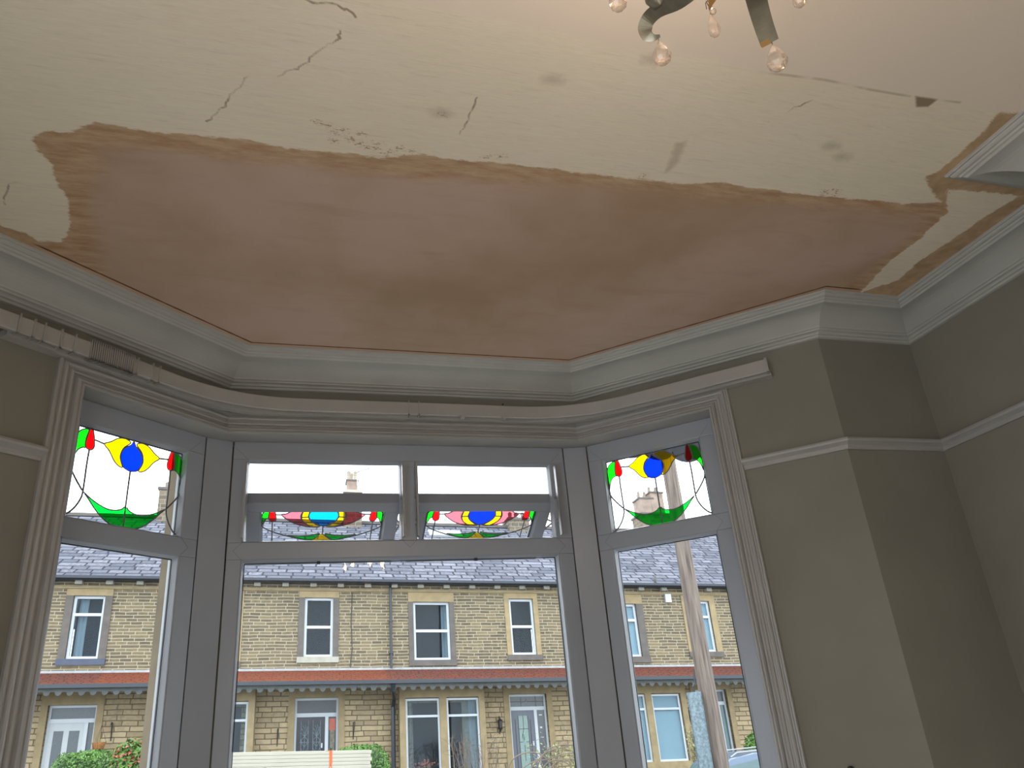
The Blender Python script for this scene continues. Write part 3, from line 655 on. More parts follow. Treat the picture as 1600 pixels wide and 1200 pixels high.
# ------------------------------------------------------------------ chandelier
CX, CY = .665, .60
CH = thing('chandelier', 'bronze ribbon-armed chandelier with lit candle bulbs and amber crystal drops under the ceiling', 'chandelier', (CX, CY, 1.0))
MB().lathe([(.0, 1.6), (.062, 1.6), (.062, 1.592), (.05, 1.58), (.022, 1.566), (.008, 1.56), (0, 1.56)], (CX, CY, 0), 24).build('ceiling_rose', M['bronze'], CH, smooth=True)
MB().tube([(CX, CY, 1.57), (CX, CY, 1.40)], .006, 10).build('stem', M['bronze'], CH, smooth=True)
MB().lathe([(0, 1.41), (.012, 1.41), (.03, 1.385), (.034, 1.36), (.022, 1.33), (.012, 1.315), (.03, 1.30), (.045, 1.275), (.038, 1.245), (.014, 1.225), (.006, 1.21), (0, 1.208)], (CX, CY, 0), 20).build('hub', M['bronze'], CH, smooth=True)
DROP = [(0, .030), (.0018, .028), (.004, .024), (.0095, .014), (.0145, .003), (.0165, -.006), (.0150, -.014), (.010, -.020), (.004, -.0228), (0, -.0235)]
def drop(p, sc=1.0, slim=1.0, hang=.012):
    MB().lathe([(r*sc*slim, z*sc) for r, z in DROP], p, 9).build('crystal_drop', M['crystal'], CH)
    x, y, z = p; t = z+.030*sc
    m_ = MB(); m_.tube([(x, y, t-.004), (x+.001, y, t+hang*.5), (x-.001, y+.001, t+hang)], .0009, 5); m_.tube([(x+.002, y, t+hang), (x-.004, y, t+hang*.8), (x-.005, y, t+hang*.3)], .0008, 5)
    m_.build('hook_wire', M['wire'], CH)
def arm(pts, wid):
    P = catmull(pts, 5, False); n = len(P); wv = []
    for i in range(n):
        p = Vector(P[i]); d = (Vector(P[min(i+1, n-1)])-Vector(P[max(i-1, 0)])).normalized()
        rad = Vector((P[i][0]-CX, P[i][1]-CY, 0)).normalized(); tang = Vector((-rad.y, rad.x, 0))
        a = tang-d*tang.dot(d); a.normalize(); wv.append(a*wid*(.55+.45*min(1, i/(n*.3))))
    a_ = MB().strip(P, wv, .0016).build('ribbon_arm', M['bronze'], CH, smooth=False)
    return P
def pol(az, r, z): a = math.radians(az); return (CX+r*math.cos(a), CY+r*math.sin(a), z)
ARMS = [(106, 1.0), (52, 1.0), (8, .9), (-45, 1.0), (-105, 1.0), (158, .95)]
bulbs = []
for az, k in ARMS:
    if az in (106, 52):     # the two arms in view: one curls under at its end, the other is cut off straight
        Q = [((0.5767, 0.6599, 1.0004), (0.0173, 0.0045, -0.0130)), ((0.5854, 0.7089, 1.0292), (0.0184, 0.0074, -0.0156)), ((0.5822, 0.7550, 1.0523), (0.0146, 0.0116, -0.0164)), ((0.5692, 0.7917, 1.0732), (0.0142, 0.0113, -0.0159)), ((0.5639, 0.8199, 1.0820), (0.0203, 0.0034, -0.0132)), ((0.5623, 0.8325, 1.0732), (0.0221, -0.0095, -0.0043)), ((0.5649, 0.8330, 1.0577), (0.0093, -0.0154, 0.0072)), ((0.5733, 0.8283, 1.0499), (-0.0017, -0.0080, 0.0072)), ((0.5794, 0.8197, 1.0464), (-0.0020, -0.0028, 0.0033))] if az == 106 else \
            [((0.6134, 0.6325, 0.9963), (0.0169, -0.0203, 0.0024)), ((0.6535, 0.6668, 1.0026), (0.0208, -0.0226, 0.0015)), ((0.6770, 0.6919, 1.0114), (0.0231, -0.0213, -0.0009)), ((0.6960, 0.7124, 1.0121), (0.0222, -0.0212, -0.0003)), ((0.7195, 0.7364, 1.0067), (0.0210, -0.0213, 0.0006)), ((0.7386, 0.7538, 0.9944), (0.0199, -0.0210, 0.0012))]
        Pc = catmull([q[0] for q in Q], 5, False); Wc = catmull([q[1] for q in Q], 5, False)
        MB().strip(Pc, [Vector(w_) for w_ in Wc], .0018).build('ribbon_arm', M['bronze'], CH)
        if az == 106: drop((.597, .851, 1.043), 1.0)
        else:
            drop((.757, .769, .980), 1.05, hang=.006)
            e = Vector(Pc[-1]); wv_ = Vector(Wc[-1]); bk = (Vector(Pc[-1])-Vector(Pc[-4])).normalized()
            MB().strip([e-bk*.008-wv_*.22, e+bk*.001-wv_*.22], [wv_*.5, wv_*.5], .0045).build('ribbon_tip', M['gold'], CH)
    else:
        arm([pol(az, .02, 1.245), pol(az-4, .10, 1.19), pol(az, .17, 1.16), pol(az+4, .225, 1.145), pol(az+5, .245, 1.12), pol(az+3, .235, 1.092), pol(az, .215, 1.085)], .030)
        p = pol(az, .232, 1.05); drop(p, 1.0)
    b = pol(az+28, .155, 1.205); bulbs.append(b)
    m_ = MB(); m_.tube(catmull([pol(az, .03, 1.25), pol(az+10, .08, 1.20), pol(az+24, .14, 1.17), b], 5, False), .004, 8)
    m_.lathe([(0, -.002), (.018, 0), (.020, .004), (.009, .008), (.009, .05), (0, .05)], b, 14); m_.build('candle_arm', M['bronze'], CH, smooth=True)
    bb = (b[0], b[1], b[2]+.05)
    bo = MB().lathe([(0, 0), (.006, .001), (.012, .012), (.014, .024), (.011, .038), (.006, .050), (.0015, .060), (0, .061)], bb, 14).build('candle_bulb', M['bulb'], CH, smooth=True)
    bo.visible_shadow = True
# small hanging drops of the inner tier
for (p, sc, sl) in (((.652, .772, 1.032), 1.0, .62), ((.655, .768, 1.065), .35, 1.0), ((.487, .780, 1.062), 1.0, .9), ((.760, .692, 1.030), .8, .8), ((.54, .74, 1.09), .8, .9), ((.70, .45, 1.06), 1, .9)):
    drop(p, sc, sl, .03)
# pointed bronze leaf above the slim drop
MB().strip([(.665, .70, 1.16), (.662, .735, 1.12), (.655, .760, 1.085), (.6515, .771, 1.072)], [Vector((.034, -.004, 0)), Vector((.030, -.004, 0)), Vector((.016, -.002, 0)), Vector((.002, 0, 0))], .0016).build('bronze_leaf', M['gold'], CH)
MB().lathe([(0, .02), (.017, .014), (.024, 0), (.017, -.014), (0, -.020)], (.566, .780, 1.090), 14).build('bronze_bead', M['bronze'], CH, smooth=True)
for i, (x, y, z) in enumerate(bulbs):
    ld = bpy.data.lights.new('candle_light', 'POINT'); ld.energy = BULB_W; ld.color = (1, .86, .72); ld.shadow_soft_size = .015
    lo = bpy.data.objects.new('candle_light', ld); C.objects.link(lo); lo.location = (x, y, z+.125)

# ------------------------------------------------------------------ our own bay's canopy outside: scalloped board following the slope of the street
def own_canopy():
    y = 4.10; sl = -.052
    fn = lambda u, v, w_: (u, y+w_, v+sl*(u-2.3))
    r = thing('canopy', 'dark grey scalloped canopy board seen through the top of the right side window', 'canopy', (2.2, 4.1, 1.45))
    pts = [(-2.6, 1.80), (3.9, 1.80)]; low = []
    x = 3.9; pitch = .195
    while x > -2.6:
        for k in range(9):
            a = math.pi*k/8; low.append((x-pitch*.5*(1-math.cos(a)), 1.512-.0-.062*abs(math.sin(a))**.8+.05*(0)))
        x -= pitch
    # lobes hang down between narrow round cut-outs
    MB(fn).prism([(-2.6, 1.80)]+low[::-1]+[(3.9, 1.80)], 0, .022).build('scalloped_board', M['own_fascia'], r)
    MB(fn).box(-2.6, 3.9, 1.80, 1.86, -.02, .09).build('gutter', M['gutter'], r)
    MB(fn).add([(-2.6, 2.2, -.62), (3.9, 2.2, -.62), (3.9, 1.84, .02), (-2.6, 1.84, .02), (-2.6, 2.24, -.62), (3.9, 2.24, -.62), (3.9, 1.88, .02), (-2.6, 1.88, .02)],
               [(0,1,2,3), (7,6,5,4), (0,4,5,1), (1,5,6,2), (2,6,7,3), (3,7,4,0)]).build('canopy_roof', M['redtile'], r)
own_canopy()

# ------------------------------------------------------------------ the terrace across the road
FDIST = 24.0; SLP = .052
hx, hy = .9985, -.0554
def ff(u, v, w_=0.0):
    """u along the terrace, v height above the sloping datum, w toward us"""
    return (hx*u-(.0554)*w_, FDIST+hy*u-.9985*w_, v-SLP*u)
RIDGE_V, RIDGE_W = 7.56, -4.8; EAVE_V, EAVE_W = 4.50, .32
def rect_window(root, u0, u1, v0, v1, kind='sash', mid=None, blind=None, curtain=None, w_=-.10, back=True, t=.07, lattice=False):
    """white frame > panes; kind: 'sash' two equal lights, 'top' small top light, 'plain'"""
    m_ = MB(ff); m_.box(u0, u1, v0, v0+t, w_-.05, w_+.03); m_.box(u0, u1, v1-t, v1, w_-.05, w_+.03)
    m_.box(u0, u0+t, v0+t, v1-t, w_-.05, w_+.03); m_.box(u1-t, u1, v0+t, v1-t, w_-.05, w_+.03)
    if mid: m_.box(u0+t, u1-t, mid-t*.55, mid+t*.55, w_-.05, w_+.035)
    f = m_.build('window', M['ext_white'], root)
    P = [(v0+t, (mid-t*.55) if mid else v1-t)]+([(mid+t*.55, v1-t)] if mid else [])
    for a, b in P: MB(ff).box(u0+t, u1-t, a, b, w_-.015, w_-.008).build('pane', M['houseglass'], f)
    MB(ff).box(u0+.01, u1-.01, v0+.01, v1-.01, w_-.42, w_-.36).build('dark_backing', M[blind or 'dark_room'], f) if not blind else MB(ff).box(u0+t*.6, u1-t*.6, v0+t*.6, v1-t*.6, w_-.08, w_-.065).build('drawn_blind', M[blind], f)
    for (a, b, mat) in (curtain or []):
        c = MB(ff); k = max(3, int((b-a)/.05)); pts = [(a+(b-a)*i/k, w_-.20+.025*(i % 2)) for i in range(k+1)]
        V = [(p[0], vv, p[1]) for p in pts for vv in (v0+.05, v1-.05)]+[(p[0], vv, p[1]-.02) for p in pts for vv in (v0+.05, v1-.05)]; n2 = 2*(k+1)
        F = [(2*i, 2*i+1, 2*i+3, 2*i+2) for i in range(k)]+[(n2+2*i, n2+2*i+2, n2+2*i+3, n2+2*i+1) for i in range(k)]+[(2*i+1, n2+2*i+1, n2+2*i+3, 2*i+3) for i in range(k)]+[(2*i, 2*i+2, n2+2*i+2, n2+2*i) for i in range(k)]+[(0, n2, n2+1, 1), (n2-2, n2-1, 2*n2-1, 2*n2-2)]
        c.add(V, F); c.build('curtain', M[mat], f)
    return f
def surround(root, u0, u1, v0, v1, jw=.17, lint=.20, sill=.15, over=.0, mat='stone_trim', sillm='stone_dark', jm=None, w0=-.14):
    MB(ff).box(u0-jw, u0, v0, v1, w0, .03).build('jamb_stone', M[jm or mat], root); MB(ff).box(u1, u1+jw, v0, v1, w0, .03).build('jamb_stone', M[jm or mat], root)
    MB(ff).box(u0-jw, u1+jw, v1, v1+lint, w0, .035).build('lintel', M[mat], root)
    MB(ff).box(u0-jw-.01, u1+jw+.01, v0-sill, v0, w0, .07).build('window_sill', M[sillm], root)
def wall_with_holes(root, u0, u1, v0, v1, holes, mat, name, w0=-.30, w1=0.0):
    m_ = MB(ff); us = sorted({u0, u1}|{min(max(h[i], u0), u1) for h in holes for i in (0, 1)}); vs = sorted({v0, v1}|{h[i] for h in holes for i in (2, 3)})
    for a, b in zip(vs, vs[1:]):
        run = None
        for c, d in zip(us, us[1:]):
            hole = any(h[0]-1e-6 <= c and d <= h[1]+1e-6 and h[2]-1e-6 <= a and b <= h[3]+1e-6 for h in holes)
            if not hole: run = (run[0], d) if run else (c, d)
            if (hole or d == us[-1]) and run: m_.box(run[0], run[1], a, b, w0, w1); run = None
    return m_.build(name, M[mat], root)
def scallops(root, u0, u1, vt, w_, pitch=.27, dep=.10, depb=.10, mat='timberfascia'):
    low = []; n = max(1, round((u1-u0)/pitch)); p = (u1-u0)/n
    for i in range(n):
        c = u1-(i+.5)*p; r = p*.30
        low.append((u1-i*p, vt-dep))
        for k in range(7):
            a = math.pi*k/6; low.append((c+r*math.cos(a), vt-dep-.085*math.sin(a)))
    low.append((u0, vt-dep))
    pts = [(u0, vt)]+low[::-1][0:]+[(u1, vt)]
    MB(ff).prism(pts, w_-.03, w_).build('scalloped_fascia', M[mat], root)
def house(name_label, U0, U1, up_windows, door, bay, canopy, chim_u, pot_kind, blk):
    r = thing('terraced_house', name_label, 'house', ff((U0+U1)/2, -2.2, 0))
    LOW = -2.3
    holes = [(a, b, c, d) for (a, b, c, d) in [w_[:4] for w_ in up_windows]]
    wall_with_holes(r, U0, U1, 1.75, 4.42, holes, 'rubble', 'upper_wall')
    dh = [(door[0], door[1], LOW, door[3])] if door else []
    bh = [(bay[0]+.2, bay[1]-.2, LOW+.9, 1.1)] if bay else []
    wall_with_holes(r, U0, U1, LOW, 1.75, dh+bh, 'ashlar', 'lower_wall')
    for w_ in up_windows:
        a, b, c, d, kd = w_[:5]; o = w_[5] if len(w_) > 5 else {}
        mid = {'sash': (c+d)/2, 'top': d-.50, 'plain': None}[kd]
        rect_window(r, a, b, c, d, kd, mid, o.get('blind'), o.get('curtain'))
        surround(r, a, b, c, d, o.get('jw', .18), 4.22-d, o.get('sill', .16), sillm=o.get('sillm', 'stone_dark'), jm=o.get('jm'))
    # eaves: string course, corbels, gutter
    MB(ff).box(U0, U1, 4.23, 4.29, -.05, .05).build('string_course', M['stone_trim'], r)
    k0 = math.ceil((U0+5.3)/.79)
    for k in range(k0, k0+9):
        u = -5.3+.79*k
        if u > U1-.1: break
        if u < -7 : continue
        MB(ff).box(u-.09, u+.09, 4.33, 4.42, -.02, .20).build('corbel', M['sill_light'], r)
    m_ = MB(ff); m_.prism([(EAVE_W-.02, 4.52), (EAVE_W-.02, 4.45), (EAVE_W+.02, 4.415), (EAVE_W+.08, 4.41), (EAVE_W+.12, 4.45), (EAVE_W+.125, 4.52)], U0, U1, 0)
    m_.v = [(x, z, y) for x, y, z in m_.v]; m_.build('gutter', M['gutter'], r)
    MB(ff).box(U0, U1, 4.42, 4.50, .0, EAVE_W-.02).build('soffit_board', M['gutter'], r)
    # slate roof (front and back slopes)
    def slope(u0, u1, v0, w0, v1, w1, th, name, mat):
        L = math.hypot(v1-v0, w1-w0); nv, nw = (w0-w1)/L, (v1-v0)/L
        fn = lambda a, b, c: ff(a, v0+(v1-v0)*b/L+nv*c, w0+(w1-w0)*b/L+nw*c)
        return MB(fn).box(u0, u1, 0, L, -th, 0).build(name, M[mat], r)
    slope(U0, U1, EAVE_V, EAVE_W+.06, RIDGE_V, RIDGE_W, .08, 'slate_roof', 'slate')
    slope(U0, U1, EAVE_V, 2*RIDGE_W-EAVE_W, RIDGE_V, RIDGE_W, .08, 'rear_roof', 'slate') if False else None
    MB(ff).add([(U0, EAVE_V, -9.9), (U1, EAVE_V, -9.9), (U1, RIDGE_V, RIDGE_W), (U0, RIDGE_V, RIDGE_W), (U0, EAVE_V-.1, -9.9), (U1, EAVE_V-.1, -9.9), (U1, RIDGE_V-.1, RIDGE_W), (U0, RIDGE_V-.1, RIDGE_W)],
               [(0,1,2,3), (7,6,5,4), (0,4,5,1), (1,5,6,2), (2,6,7,3), (3,7,4,0)]).build('rear_roof', M['slate'], r)
    MB(ff).box(U0, U1, RIDGE_V-.04, RIDGE_V+.07, RIDGE_W-.12, RIDGE_W+.12).build('ridge_tiles', M['stone_dark'], r)
    # canopy over door and bay
    CWb = 1.18; m0 = canopy[0] if canopy else None
    for (a, b, mat) in canopy:
        slope(a, b, 1.66, CWb, 2.02, .02, .05, 'canopy_roof', mat)
    MB(ff).box(U0, U1, 2.0, 2.07, -.02, .05).build('lead_flashing', M['leadflash'], r)
    m_ = MB(ff); m_.box(U0, U1, 1.56, 1.655, CWb-.02, CWb+.10); m_.build('canopy_gutter', M['gutter'], r)
    scallops(r, U0, U1, 1.57, CWb-.03)
    MB(ff).box(U0, U1, 1.57, 1.61, .0, CWb-.06).build('canopy_soffit', M['timberfascia'], r)
    # ---- front door set
    if door:
        a, b, c, d, st = door
        q = .17
        MB(ff).box(a-q, a, LOW, d, -.28, .03).build('door_jamb_stone', M['stone_trim'], r); MB(ff).box(b, b+q, LOW, d, -.28, .03).build('door_jamb_stone', M['stone_trim'], r)
        MB(ff).box(a-q, b+q, d, 1.58, -.28, .04).build('door_lintel', M['stone_trim'], r)
        w_ = -.16; t = .06; tr = st['tr']; sx = st['sx']; m_ = MB(ff)
        m_.box(a, a+t, LOW, d, w_-.04, w_+.03); m_.box(b-t, b, LOW, d, w_-.04, w_+.03); m_.box(a+t, b-t, d-t, d, w_-.04, w_+.03)
        m_.box(a+t, b-t, tr-.05, tr+.05, w_-.04, w_+.035); m_.box(sx-.045, sx+.045, LOW, tr-.05, w_-.04, w_+.035)
        fr = m_.build('door_frame', M['ext_white'], r)
        MB(ff).box(a+t, b-t, tr+.05, d-t, w_-.02, w_-.01).build('fanlight', M[st['fan']], fr)
        MB(ff).box(sx+.045, b-t, LOW+.9 if st.get('lowpanel') else LOW+.2, tr-.05, w_-.02, w_-.01).build('side_light', M[st['side']], fr)
        MB(ff).box(a+.02, b-.02, LOW, d-.02, w_-.50, w_-.44).build('dark_hall_backing', M['dark_room'], fr)
        dr = MB(ff).box(a+t, sx-.045, LOW, tr-.05, w_-.03, w_+.012).build('front_door', M[st['door']], r)
        x0, x1 = a+t, sx-.045
        for (p, q2, lo, hi) in st['panels']:
            MB(ff).box(x0+(x1-x0)*p, x0+(x1-x0)*q2, lo, hi, w_+.008, w_+.018).build('door_pane', M[st['pane']], dr)
        ld = MB(ff)
        for ln in st.get('lead', []): ld.tube([(x0+(x1-x0)*p, z, w_+.022) for p, z in ln], .008, 5)
        if ld.v: ld.build('lead_pattern', M['galv'] if st['door'] != 'door_grey' else M['stone_dark'], dr)
        for ln in st.get('fanlead', []):
            MB(ff).tube([(a+t+(b-a-2*t)*p, z, w_-.004) for p, z in ln], .010, 5).build('lead_pattern', M['lead'], fr)
        for (p, q2, lo, hi, mm) in st.get('sideart', []):
            sa, sb = sx+.045, b-t
            MB(ff).box(sa+(sb-sa)*p, sa+(sb-sa)*q2, lo, hi, w_-.009, w_-.004).build('coloured_glass', M[mm], fr)
        if 'handle' in st: MB(ff).box(x1-.10, x1-.06, st['handle']-.06, st['handle']+.06, w_+.012, w_+.05).build('handle', M['ext_white'], dr)
    # ---- stone bay window
    if bay:
        a, b, pr, lights, o = bay
        q = .17; top = 1.22
        m_ = MB(ff); m_.box(a-q, b+q, top, 1.56, 0, pr); m_.build('bay_lintel', M['stone_trim'], r)
        for (x0, x1) in ((a-q, a), (b, b+q)):
            MB(ff).box(x0, x1, -.85, top, 0, pr).build('bay_pier', M['stone_trim'], r)
        for i in range(len(lights)-1):
            MB(ff).box(lights[i][1], lights[i+1][0], -.85, top, pr-.22, pr).build('bay_mullion', M['stone_trim'], r)
        MB(ff).box(a-q, b+q, LOW, -.98, 0, pr).build('bay_base', M['ashlar'], r)
        MB(ff).box(a-q-.05, b+q+.05, -1.0, -.85 if 'sillv' not in o else o['sillv'], 0, pr+.06).build('bay_sill', M['stone_trim'], r)
        vb = o.get('sillv', -.85)
        for i, (x0, x1) in enumerate(lights):
            rect_window(r, x0, x1, vb, top-.02, 'top', o['mid'], o.get('blind'), (o.get('curtain') or {}).get(i), w_=pr-.10, t=.055)
    # ---- chimney
    if chim_u is not None:
        c = chim_u; R_ = RIDGE_W
        def pots(us, v, hgt, rad, mat, dw=0.0):
            for i, u in enumerate(us):
                q = ff(u, v-.02, R_+dw*(1-2*(i % 2)))
                MB().lathe([(0, 0), (rad*1.1, 0), (rad*.85, hgt*.55), (rad*1.05, hgt*.6), (rad*.85, hgt*.66), (rad*1.15, hgt*.86), (rad*.7, hgt*.88), (rad*.65, hgt), (0, hgt)], q, 10).build('chimney_pot', M[mat], st_)
        if pot_kind == 'tall':
            st_ = MB(ff).box(c-.33, c+.33, 6.9, 8.60, R_-.45, R_+.45).build('chimney_stack', M['chimstack'], r)
            MB(ff).box(c-.36, c+.36, 8.60, 8.70, R_-.5, R_+.5).build('stack_cap', M['sill_light'], st_)
            MB(ff).box(c-.22, c+.17, 8.70, 9.12, R_-.3, R_+.3).build('upper_stack', M['pots'], st_)
            MB(ff).box(c-.26, c+.21, 9.10, 9.15, R_-.33, R_+.33).build('stack_cap', M['stone_dark'], st_)
            pots((c-.15, c-.03, c+.10), 9.15, .42, .07, 'pots_pale', .12)
            a_ = MB(ff); a_.tube([(c+.16, 8.9, R_+.36), (c+.16, 9.50, R_+.36)], .022, 5); a_.tube([(c+.12, 9.42, R_+.36), (c+.62, 9.62, R_+.36)], .022, 5)
            for i in range(5): a_.tube([(c+.22+i*.09, 9.41+.036*i, R_+.36), (c+.21+i*.09, 9.51+.036*i, R_+.36)], .014, 4)
            a_.box(c+.60, c+.68, 9.58, 9.68, R_+.33, R_+.39); a_.build('tv_aerial', M['aerial'], st_)
        elif pot_kind == 'big':
            st_ = MB(ff).box(c-.60, c+.85, 6.9, 8.15, R_-.5, R_+.5).build('chimney_stack', M['chimstack'], r)
            MB(ff).box(c-.64, c+.89, 8.12, 8.20, R_-.55, R_+.55).build('stack_cap', M['stone_dark'], st_)
            MB(ff).box(c-.52, c+.08, 8.20, 8.86, R_-.35, R_+.35).build('upper_stack', M['pots'], st_)
            MB(ff).box(c-.56, c+.10, 8.82, 8.88, R_-.38, R_+.38).build('stack_cap', M['stone_dark'], st_)
            MB(ff).box(c-.02, c+.52, 8.20, 9.12, R_-.34, R_+.36).build('upper_stack', M['pots'], st_)
            MB(ff).box(c-.05, c+.56, 9.08, 9.14, R_-.38, R_+.40).build('stack_cap', M['stone_dark'], st_)
            pots((c-.46, c-.33, c-.20, c-.07), 8.88, .30, .055, 'pots', .18); pots((c+.04, c+.18, c+.32, c+.46), 9.14, .26, .06, 'pots', .18)
        else:
            tp_ = 8.55 if pot_kind == 'lefty' else 7.85
            st_ = MB(ff).box(c-.42, c+.38, 6.9, tp_, R_-.45, R_+.45).build('chimney_stack', M['chimstack'], r)
            MB(ff).box(c-.47, c+.43, tp_-.10, tp_, R_-.5, R_+.5).build('stack_cap', M['stone_dark'], st_)
            pots((c-.26, c-.02, c+.24), tp_, .34, .08, 'pots')
    for f in blk: f(r)
    return r
def downpipe(u, v0, v1, w_=.10):
    def f(r):
        m_ = MB(ff); m_.tube([(u, v1, w_+.2), (u, v1-.12, w_), (u, v0, w_)], .038, 10)
        for v in np.arange(v0+.4, v1-.3, .9): m_.box(u-.06, u+.06, v, v+.05, 0, w_+.05)
        m_.build('downpipe', M['gutter'], r)
    return f
def lowpipe(u):
    def f(r):
        m_ = MB(ff); m_.tube([(u-.06, 1.56, 1.20), (u-.06, 1.40, 1.15), (u+.02, 1.22, .55), (u+.0, 1.0, .30), (u, -2.3, .30)], .06, 10); m_.build('lower_downpipe', M['gutter'], r)
    return f
def hanging_bracket(u, v, k):
    def f(r):
        m_ = MB(ff); m_.tube([(u, v+.22, .02), (u, v-.22, .02)], .014, 5)
        m_.tube([(u, v+.20, .02), (u+.03, v+.22, .28), (u+.03, v+.16, .34)], .011, 5); m_.tube([(u, v-.16, .02), (u+.03, v+.18, .25)], .010, 5); m_.build('wall_bracket', M['iron'], r)
    return f
def lantern(u, v):
    def f(r):
        p = ff(u, v, .14); m_ = MB(); m_.lathe([(0, .16), (.03, .12), (.085, .08), (.07, .07), (.055, -.10), (.075, -.12), (.03, -.17), (.01, -.22), (0, -.22)], p, 6)
        m_.tube([ff(u, v-.28, .02), ff(u, v+.02, .02), ff(u, v+.2, .05), (p[0], p[1], p[2]+.15)], .012, 5); m_.build('wall_lantern', M['iron'], r)
    return f
def alarm_box(r):
    MB(ff).box(12.12, 12.32, 3.98, 4.24, 0, .09).build('alarm_box', M['ext_white'], r)
def roof_window(r):
    L = math.hypot(RIDGE_V-EAVE_V, RIDGE_W-EAVE_W-.06)
    fn = lambda a, b, c: ff(a, EAVE_V+(RIDGE_V-EAVE_V)*b/L+.85*c, EAVE_W+.06+(RIDGE_W-EAVE_W-.06)*b/L+.5*c)
    f = MB(fn).box(5.0, 6.2, 4.55, 5.2, 0, .07).build('roof_window', M['leadflash'], r)
    MB(fn).box(5.07, 6.13, 4.62, 5.13, .05, .08).build('pane', M['ext_white'], f)  # white pane colour stands for the sky's reflection in the glass
# leaded flower patterns for the black door (each door pane)
def flowerlead(x):
    z0, z1 = -.25, .72; L = [[(x-.13, z0), (x-.13, z1)], [(x+.13, z0), (x+.13, z1)], [(x-.17, .16), (x+.17, .16)], [(x-.17, z0+.06), (x+.17, z0+.06)], [(x-.02, z0), (x, .30)]]
    for a in range(5):
        t = math.radians(30+a*30); L.append([(x, .30), (x+.13*math.cos(t), .30+.20*math.sin(t))]); L.append([(x+.13*math.cos(t), .30+.2*math.sin(t)), (x+.16*math.cos(t+.4), .36+.24*math.sin(t+.4))])
    for s in (-1, 1): L.append([(x, .05), (x+s*.10, .14), (x+s*.13, .02), (x, -.12)]); L.append([(x, .30), (x+s*.12, .22), (x+s*.08, .12)])
    return L
house('left-hand stone terraced house, white double-panelled door, hanging basket, blue-grey sill', -9.3, -3.1,
      [(-5.41, -4.60, 2.37, 4.04, 'top', dict(curtain=[(-5.3, -5.08, 'net')], sillm='sill_blue', sill=.16, jm='stone_dark', jw=.19)), (-8.6, -7.5, 2.27, 3.94, 'sash')],
      (-5.63, -4.45, 0, 1.22, dict(tr=.84, sx=-4.69, fan='obscure', side='obscure', door='door_white', pane='obscure', panels=[(.14, .42, -1.2, .60), (.58, .88, -1.2, .60)])),
      (-8.9, -6.7, .8, [(-8.9, -7.85), (-7.75, -6.7)], dict(mid=.76)),
      [(-9.3, -4.35, 'redtile'), (-4.35, -3.1, 'redtile_new')], -3.98, 'lefty', [hanging_bracket(-4.02, .55, 0)])
house('stone terraced house left of the drainpipe, black door with leaded flowers', -3.1, 3.1,
      [(.79, 1.60, 2.38, 4.04, 'sash', dict(sillm='sill_light', jw=.17, jm='stone_dark')), (-2.25, -1.10, 2.27, 3.94, 'sash')],
      (.60, 1.79, 0, 1.29, dict(tr=.85, sx=1.475, fan='obscure', side='obscure', door='door_black', pane='door_black', panels=[(.12, .46, -.3, .72), (.54, .88, -.3, .72)], lead=flowerlead(.29)+flowerlead(.71), handle=.07,
           sideart=[(.1, .9, .45, .75, 'flower'), (.25, .8, -.1, .45, 'curtain_pattern'), (.1, .5, -.25, .0, 'leaf')])),
      (-2.75, -.60, .45, [(-2.75, -1.72), (-1.60, -.60)], dict(mid=.74)),
      [(-3.1, 3.1, 'redtile_new')], 2.30, 'tall', [lambda r: MB(ff).tube([(2.15, 4.2, .02), (2.12, 3.3, .02), (2.16, 2.6, .02), (2.10, 2.08, .02)], .012, 5).build('wall_cable', M['iron'], r), hanging_bracket(.17, .30, 0), hanging_bracket(2.2, .42, 0)])
house('stone terraced house behind the middle pane, patterned curtains and grey door', 3.1, 9.3,
      [(3.95, 5.04, 2.27, 3.94, 'sash', dict(curtain=[(4.82, 5.0, 'net')], jm='stone_dark', jw=.15)), (6.91, 7.68, 2.40, 4.06, 'sash', dict(jw=.15))],
      (6.70, 7.84, 0, 1.29, dict(tr=.90, sx=7.50, fan='obscure', side='obscure', door='door_grey', pane='obscure_green', panels=[(.30, .72, -.9, .70)], handle=-.05, lowpanel=1,
           lead=[[(.30, -.9), (.30, .7)], [(.72, -.9), (.72, .7)], [(.51, .7), (.51, .35), (.43, .15), (.51, -.08), (.59, .15), (.51, .35)], [(.47, .2), (.51, .05), (.55, .2), (.51, .3), (.47, .2)], [(.3, .35), (.72, .35)], [(.30, 0), (.43, 0)], [(.59, 0), (.72, 0)], [(.51, -.08), (.51, -.5)], [(.17, .6), (.17, -.8)], [(.82, .6), (.82, -.8)]],
           fanlead=[[(.33, .98), (.33, 1.2)], [(0, 1.09), (.45, 1.09), (.48, 1.15), (.51, 1.09), (.48, 1.03), (.45, 1.09)], [(.51, 1.09), (1, 1.09)], [(.77, .95), (.77, 1.23)]],
           sideart=[(.3, .7, .7, .73, 'ext_white'), (.3, .6, .35, .40, 'ext_white'), (.3, .7, .1, .12, 'ext_white')])),
      (3.62, 5.71, .45, [(3.62, 4.58), (4.78, 5.71)], dict(mid=.74, curtain={0: [(3.70, 3.84, 'curtain_pattern')], 1: [(5.25, 5.44, 'curtain_pattern'), (5.44, 5.68, 'net')]})),
      [(3.1, 9.3, 'redtile')], 8.6, 'plain', [downpipe(3.27, 2.05, 4.45), lowpipe(3.28), lantern(6.36, .50), hanging_bracket(8.55, .5, 1), roof_window])
